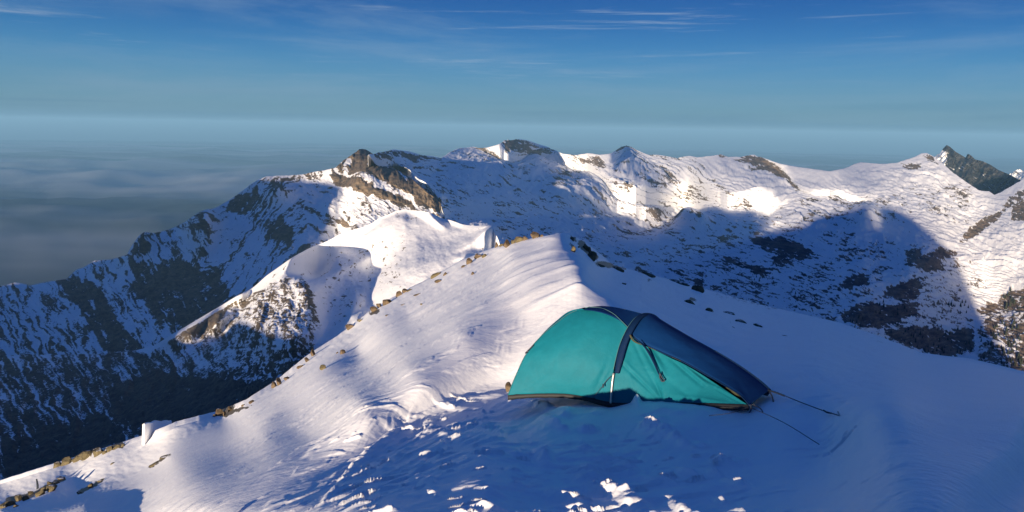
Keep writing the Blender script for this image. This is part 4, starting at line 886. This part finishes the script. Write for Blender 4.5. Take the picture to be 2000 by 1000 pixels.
RL = [
 (1044, 461, 22, 22, 'tallest pointed boulder of the pile on the snow crest', SUM, 0), (1027, 463, 13, 12, 'small boulder leaning on the left of the tallest crest boulder', SUM, 0), (1050, 462, 13, 8, 'flat tan slab in front of the tallest crest boulder', SUM, 0),
 (1058, 460, 7, 7, 'small stone just right of the tallest crest boulder', SUM, 0), (1014, 470, 21, 14, 'broad grey boulder between the two boulder piles on the crest', SUM, 1), (991, 482, 18, 20, 'brown upright boulder at the left end of the crest boulders', SUM, 0),
 (1001, 476, 13, 14, 'dark boulder behind the brown upright one on the crest', SUM, 1), (969, 478, 9, 16, 'narrow brown rock where the sunlit spur meets the crest', SUM, 0), (980, 478, 12, 9, 'low dark rock left of the brown upright boulder', SUM, 1),
 (933, 503, 20, 11, 'jagged rock on the edge below the sunlit spur tip', EDG, 0), (946, 501, 12, 7, 'small flat rock right of the jagged edge rock', EDG, 1), (917, 514, 13, 15, 'tall tan rock stepping down the edge below the jagged one', EDG, 0), (906, 521, 11, 5, 'thin sliver of rock under the tall tan edge rock', EDG, 0),
 (924, 536, 8, 8, 'lone small stone in the snow under the edge rocks', EDG, 0), (851, 539, 24, 11, 'wide low rock on the middle of the snow edge', EDG, 1), (870, 537, 11, 8, 'small block touching the right end of the wide low rock', EDG, 0), (858, 550, 20, 6, 'slanting rock strip just below the wide low rock', EDG, 0),
 (816, 576, 18, 5, 'long thin rock streak lying in the snow inside the edge', EDG, 0), (800, 568, 15, 5, 'flat rock left of the long thin streak', EDG, 1), (792, 563, 14, 9, 'square rock on the edge above the flat one', EDG, 0), (778, 575, 17, 13, 'blocky tan outcrop half way down the snow edge', EDG, 0),
 (755, 594, 22, 13, 'large tan outcrop above the shaded bowl', EDG, 0), (741, 600, 12, 15, 'upright tan rock left of the large outcrop', EDG, 0), (729, 608, 18, 13, 'squared tan rock at the foot of the edge outcrop', EDG, 0), (704, 627, 13, 7, 'dark green rock alone on the edge below the outcrop', EDG, 1),
 (684, 639, 26, 12, 'long reddish rock where the edge drops to the dark spur', EDG, 0), (788, 595, 12, 3, 'thin sliver of rock in the snow right of the large outcrop', EDG, 0), (823, 595, 5, 4, 'tiny dark stone alone high on the snow slope', EDG, 1), (756, 617, 8, 4, 'tiny stone in the snow below the large outcrop', EDG, 0),
 (669, 691, 12, 13, 'brown upright stone alone on the smooth snow slope', 'lone stones on the snow slope', 0), (659, 690, 5, 4, 'pebble beside the brown upright stone', 'lone stones on the snow slope', 0), (632, 722, 16, 13, 'round greenish stone lower on the smooth snow slope', 'lone stones on the snow slope', 1),
 (994, 760, 16, 20, 'tan rock at the left corner of the tent', None, 0),
 (612, 694, 10, 18, 'tall brown rock on the steep edge beside the dark spur', EDG, 0), (600, 706, 12, 12, 'brown rock below the tall one on the steep edge', EDG, 0), (586, 718, 14, 9, 'brown rock third down the steep edge', EDG, 0), (545, 752, 10, 20, 'pointed brown rock low on the steep edge', EDG, 0), (534, 757, 12, 16, 'brown rock touching the pointed one on its left', EDG, 0), (560, 742, 12, 9, 'small brown rock above the pointed one', EDG, 0), (492, 787, 12, 8, 'brown rock where the steep edge flattens out', EDG, 0),
 (427, 808, 18, 18, 'largest tan rock on the snow lip at the lower left', 'tan rocks on the snow lip', 0), (448, 801, 9, 14, 'thin tan rock right of the largest one on the lip', 'tan rocks on the snow lip', 0), (438, 812, 5, 12, 'narrow tan splinter in front of the largest lip rock', 'tan rocks on the snow lip', 0), (475, 793, 8, 7, 'tan knob at the right end of the snow lip', 'tan rocks on the snow lip', 0), (418, 809, 8, 6, 'tan stone at the left foot of the largest lip rock', 'tan rocks on the snow lip', 0),
 (322, 893, 20, 5, 'dark rock strip on the edge of the sunlit slope', LOW, 1), (303, 907, 26, 5, 'long dark strip of rock below the first strip on the sunlit edge', LOW, 1), (178, 952, 9, 13, 'dark standing stone on the shaded terrace', LOW, 1), (155, 965, 11, 8, 'dark rock left of the standing stone', LOW, 1), (196, 940, 14, 4, 'thin dark sliver right of the standing stone', LOW, 1), (220, 906, 10, 4, 'small dark rock in the middle of the snow terrace', LOW, 1)]
for i, (x, y, w, h, lab, g, d) in enumerate(RL): boulder(x, y, w, h, lab, 200 + i * 7, g, M_ROCKD if d else M_ROCK, tilt=(20 if d else 8) * (1 if w > h else .4) if g in (EDG, LOW) else 0)
rnd = random.Random(5)
ORD = ['first', 'second', 'third', 'fourth', 'fifth', 'sixth', 'seventh', 'eighth', 'ninth', 'tenth', 'eleventh', 'twelfth']
CL = [(20, 988, 20, 14), (38, 978, 14, 14), (8, 992, 14, 12), (52, 976, 14, 10), (60, 966, 12, 12), (78, 968, 16, 14), (88, 958, 14, 12), (100, 960, 22, 16), (95, 948, 12, 9), (112, 944, 12, 8), (120, 936, 16, 7), (32, 990, 12, 8)]
for i, (x, y, w, h) in enumerate(CL):
    boulder(x, y, w, h, '%s dark brown rock from the left in the tight cluster at the bottom left corner' % ORD[sorted(CL, key=lambda q: q[0]).index((x, y, w, h))], 700 + i, 'rock cluster in the bottom left corner', M_ROCKD)
CO = [(112, 908, 22, 12), (130, 900, 24, 16), (150, 893, 26, 18), (170, 888, 26, 20), (192, 882, 28, 20), (214, 876, 18, 12), (228, 871, 14, 9), (205, 886, 14, 9), (240, 868, 10, 7)]
for i, (x, y, w, h) in enumerate(CO):
    boulder(x, y, w, h, '%s dark brown rock from the left along the lip above the left valley' % ORD[sorted(CO, key=lambda q: q[0]).index((x, y, w, h))], 740 + i, 'outcrop on the lip above the left valley', M_ROCKD, tilt=20)
for i, (x, y, w, h, lab) in enumerate([(1118, 470, 13, 9, 'small dark rock just right of the snow cornice tip'), (1119, 492, 11, 16, 'upright dark rock in the blue shade below the cornice tip'), (1142, 486, 20, 18, 'top block of the dark outcrop beyond the cornice'), (1156, 508, 22, 24, 'leaning lower block of the dark outcrop beyond the cornice'), (1150, 492, 14, 14, 'middle block of the dark outcrop beyond the cornice'), (1130, 484, 5, 6, 'small stone left of the dark outcrop'),
    (1170, 518, 26, 5, 'thin dark ledge under the outcrop'), (1206, 527, 34, 10, 'long low dark rock right of the outcrop'), (1265, 538, 34, 8, 'flat dark rock on the far lip of the shaded slope'), (1220, 556, 12, 5, 'small dark stone in the shaded slope under the long rock'), (1325, 553, 44, 7, 'widest flat dark rock on the far lip of the shaded slope'), (1362, 570, 26, 18, 'rounded dark rock at the far lip above the tent roof'),
    (1348, 592, 24, 10, 'dark humped rock in the shaded snow above the tent roof'), (1386, 608, 16, 8, 'rounded stone right of the humped rock in the shaded snow'), (1424, 612, 24, 4, 'thin flat stone in a line with the humped rock'), (1447, 631, 22, 7, 'flat angular stone lower in the shaded snow'), (1480, 638, 18, 7, 'slanting stone right of the flat angular one'), (1430, 640, 18, 3, 'very thin dark stone left of the slanting one'), (1535, 658, 18, 3, 'small thin stone alone far right in the shaded snow')]):
    boulder(x, y, w, h, lab, 800 + i, 'rocks in the shaded snow beyond the tent', M_ROCKD, tilt=-12, sink=.3)

# carved snow block at the lip, and a stake
def make_block():
    g = groundA(300, 851); r = float(np.hypot(g[0], g[1])); o3 = lambda x, y, d=0: pt(x, y, r + d)
    a, b, c, d = o3(281, 858), o3(283, 829), o3(335, 822, 2.3), o3(342, 845, 2.3); e, f_ = o3(304, 823, .9), o3(318, 823, 1.5)
    k = np.linspace(0, 1, 22); top = np.stack([np.interp(k, [0, .1, .42, .6, .95, 1], [b[j], b[j] + (e[j] - b[j]) * .3, e[j], f_[j], c[j], c[j]]) for j in range(3)], -1)
    top[:, 2] += .02 * np.sin(k * 19); bt = a[None] * (1 - k[:, None]) + d[None] * k[:, None] - np.array([0, 0, .3]); dep = np.array([-.40, .62, -.25])
    q = np.linspace(0, 1, 12)[:, None, None]; front = bt[None] * (1 - q) + top[None] * q
    back = (top[None] * (1 - q) + bt[None] * q) + dep
    P = np.concatenate([front, top[None] + dep * .1 + np.array([0, 0, .03]), top[None] + dep * .6 + np.array([0, 0, .03]), back], 0)
    o = grid_mesh('snow_block', np.transpose(P, (1, 0, 2)), M_SNOW, smooth=False, wrap=True)
    print('BLOCK', [tuple(np.round(v, 2)) for v in (a, b, c, d)], 'ground', g.round(2), 'n.s', float(np.dot(np.cross(d - a, b - a) / np.linalg.norm(np.cross(d - a, b - a)), SDIR)), 'n.v', float(np.dot(np.cross(d - a, b - a), a)))
    # end faces
    import bmesh
    bm = bmesh.new(); bm.from_mesh(o.data); bmesh.ops.holes_fill(bm, edges=[e_ for e_ in bm.edges if e_.is_boundary], sides=200); bmesh.ops.recalc_face_normals(bm, faces=bm.faces); bm.to_mesh(o.data); bm.free()
    tag(o, 'upright slab of cut snow with a bright left edge on the lower left lip', 'snow block')
make_block()
def make_stake():
    g = groundA(73, 955); o = tube('stake', [g + np.array([0, 0, -.1]), g + np.array([.02, 0, .15]), g + np.array([.0, 0, .42])], [.05, .045, .03], ROPE, sides=6); tag(o, 'thin dark stake sticking out of the snow above the corner rocks', 'stake')
make_stake()

# ------------------------------------------------------------------ conifers on the far slopes
def conifer_mesh(seed):
    rnd = random.Random(seed); vs, fs = [], []
    def cone(z0, z1, r, n=9):
        i = len(vs); ph = rnd.random() * 6
        for k in range(n):
            a = ph + k * 2 * math.pi / n; q = r * rnd.uniform(.6, 1.15); vs.append((q * math.cos(a), q * math.sin(a), z0 - rnd.uniform(0, .05)))
        vs.append((rnd.uniform(-.02, .02), rnd.uniform(-.02, .02), z1))
        for k in range(n): fs.append((i + k, i + (k + 1) % n, i + n))
    for k in range(6): cone(.12 + k * .135, .12 + k * .135 + .26, .24 * (1 - k / 6.6))
    me = bpy.data.meshes.new('crown'); me.from_pydata(vs, [], fs); me.materials.append(M_TREE); me.update(); return me
_k = NB('dark_spruce'); M_TREE = _k.set(Base_Color=_k.mix(_k.noise(9, 4, .6), (.012, .020, .012), (.045, .055, .03)), Roughness=.9)
_k = NB('spruce_bark'); M_BARK = _k.set(Base_Color=_k.mix(_k.noise(9, 4, .6), (.03, .022, .016), (.07, .05, .035)), Roughness=.9)
def make_trees():
    crowns = [conifer_mesh(i) for i in range(4)]
    tm_ = tube('trunk', [(0, 0, -.12), (0, 0, .1), (0, 0, .3)], [.03, .026, .015], M_BARK, sides=6); trunk = tm_.data; bpy.data.objects.remove(tm_)
    rnd = random.Random(11)
    def plant(px, py, h, label, group):
        e = float(pl(SKY_D, px)); b = float(pl(SD.bot, px)); v = (py - e) / (b - e); lr = SD.dist(np.array(float(px)), np.array(v)); r = float(np.exp(lr))
        dz = float(SD.sample(np.array(float(px)), np.array(v), SD.dz))
        p = pt(px, py, r * .998); p[2] += dz
        root = empty('conifer', p.tolist()); H = h / F * r; root.scale = (H, H, H); root.rotation_euler = (0, 0, rnd.random() * 6); root.empty_display_size = .5
        tag(root, label, 'tree', group)
        for nm, me in (('crown', rnd.choice(crowns)), ('trunk', trunk)):
            c = bpy.data.objects.new(nm, me); link(c, root)
    areas = [([(1900, 700), (1915, 655), (1945, 625), (1990, 600), (2000, 640), (1950, 690), (1915, 712)], 34, 'sun'), ([(1955, 575), (2000, 560), (2000, 600), (1960, 610)], 16, 'sun'), ([(1930, 715), (1980, 660), (2000, 650), (2000, 735), (1960, 725)], 40, 'sun'),
             ([(1730, 650), (1800, 632), (1880, 640), (1900, 690), (1850, 700), (1770, 680)], 60, 'sh'), ([(1640, 620), (1720, 590), (1790, 600), (1780, 635), (1690, 645)], 26, 'sh'), ([(1420, 505), (1510, 535), (1490, 560), (1440, 530)], 16, 'sh'), ([(1850, 590), (1905, 590), (1900, 615), (1855, 612)], 14, 'sh'), ([(1540, 560), (1600, 580), (1600, 610), (1550, 600)], 10, 'sh')]
    for poly, n, k in areas:
        P = np.array(poly, float); c = 0
        while c < n:
            x = rnd.uniform(P[:, 0].min(), P[:, 0].max()); y = rnd.uniform(P[:, 1].min(), P[:, 1].max()); ins = False
            for a, b in zip(P, np.roll(P, -1, 0)):
                if (a[1] > y) != (b[1] > y) and x < (b[0] - a[0]) * (y - a[1]) / (b[1] - a[1]) + a[0]: ins = not ins
            if not ins: continue
            c += 1
            if k == 'sun': plant(x, y, rnd.uniform(6, 11), 'small dark conifer on the sunlit snow slope at the far right edge', 'conifers on the sunlit far right slope')
            else: plant(x, y, rnd.uniform(5, 9), 'small dark conifer in the blue shade of the far slope', 'conifers on the shaded far slope')
make_trees()

# ------------------------------------------------------------------ the evening air
def make_haze():
    k = NB('evening_haze'); v = k.new('ShaderNodeVolumePrincipled'); v.inputs['Color'].default_value = (.29, .61, .93, 1)
    v.inputs['Density'].default_value = 3.0e-5; v.inputs['Anisotropy'].default_value = 0
    out = k.N['Material Output']
    for l in list(out.inputs[0].links): k.L.remove(l)
    k.L.new(v.outputs[0], out.inputs['Volume'])
    P = np.array([(-1, -1), (1, -1), (1, 1), (-1, 1)]) * 95000.
    vs = [(x, y, z) for z in (-4200., 320.) for x, y in P.tolist()]
    me = bpy.data.meshes.new('haze'); me.from_pydata(vs, [], [(0, 3, 2, 1), (4, 5, 6, 7), (0, 1, 5, 4), (1, 2, 6, 5), (2, 3, 7, 6), (3, 0, 4, 7)]); me.materials.append(k.m)
    o = link(bpy.data.objects.new('haze', me)); o['kind'] = 'stuff'; o['label'] = 'thin blue evening haze filling the air'; o['category'] = 'haze'
make_haze()
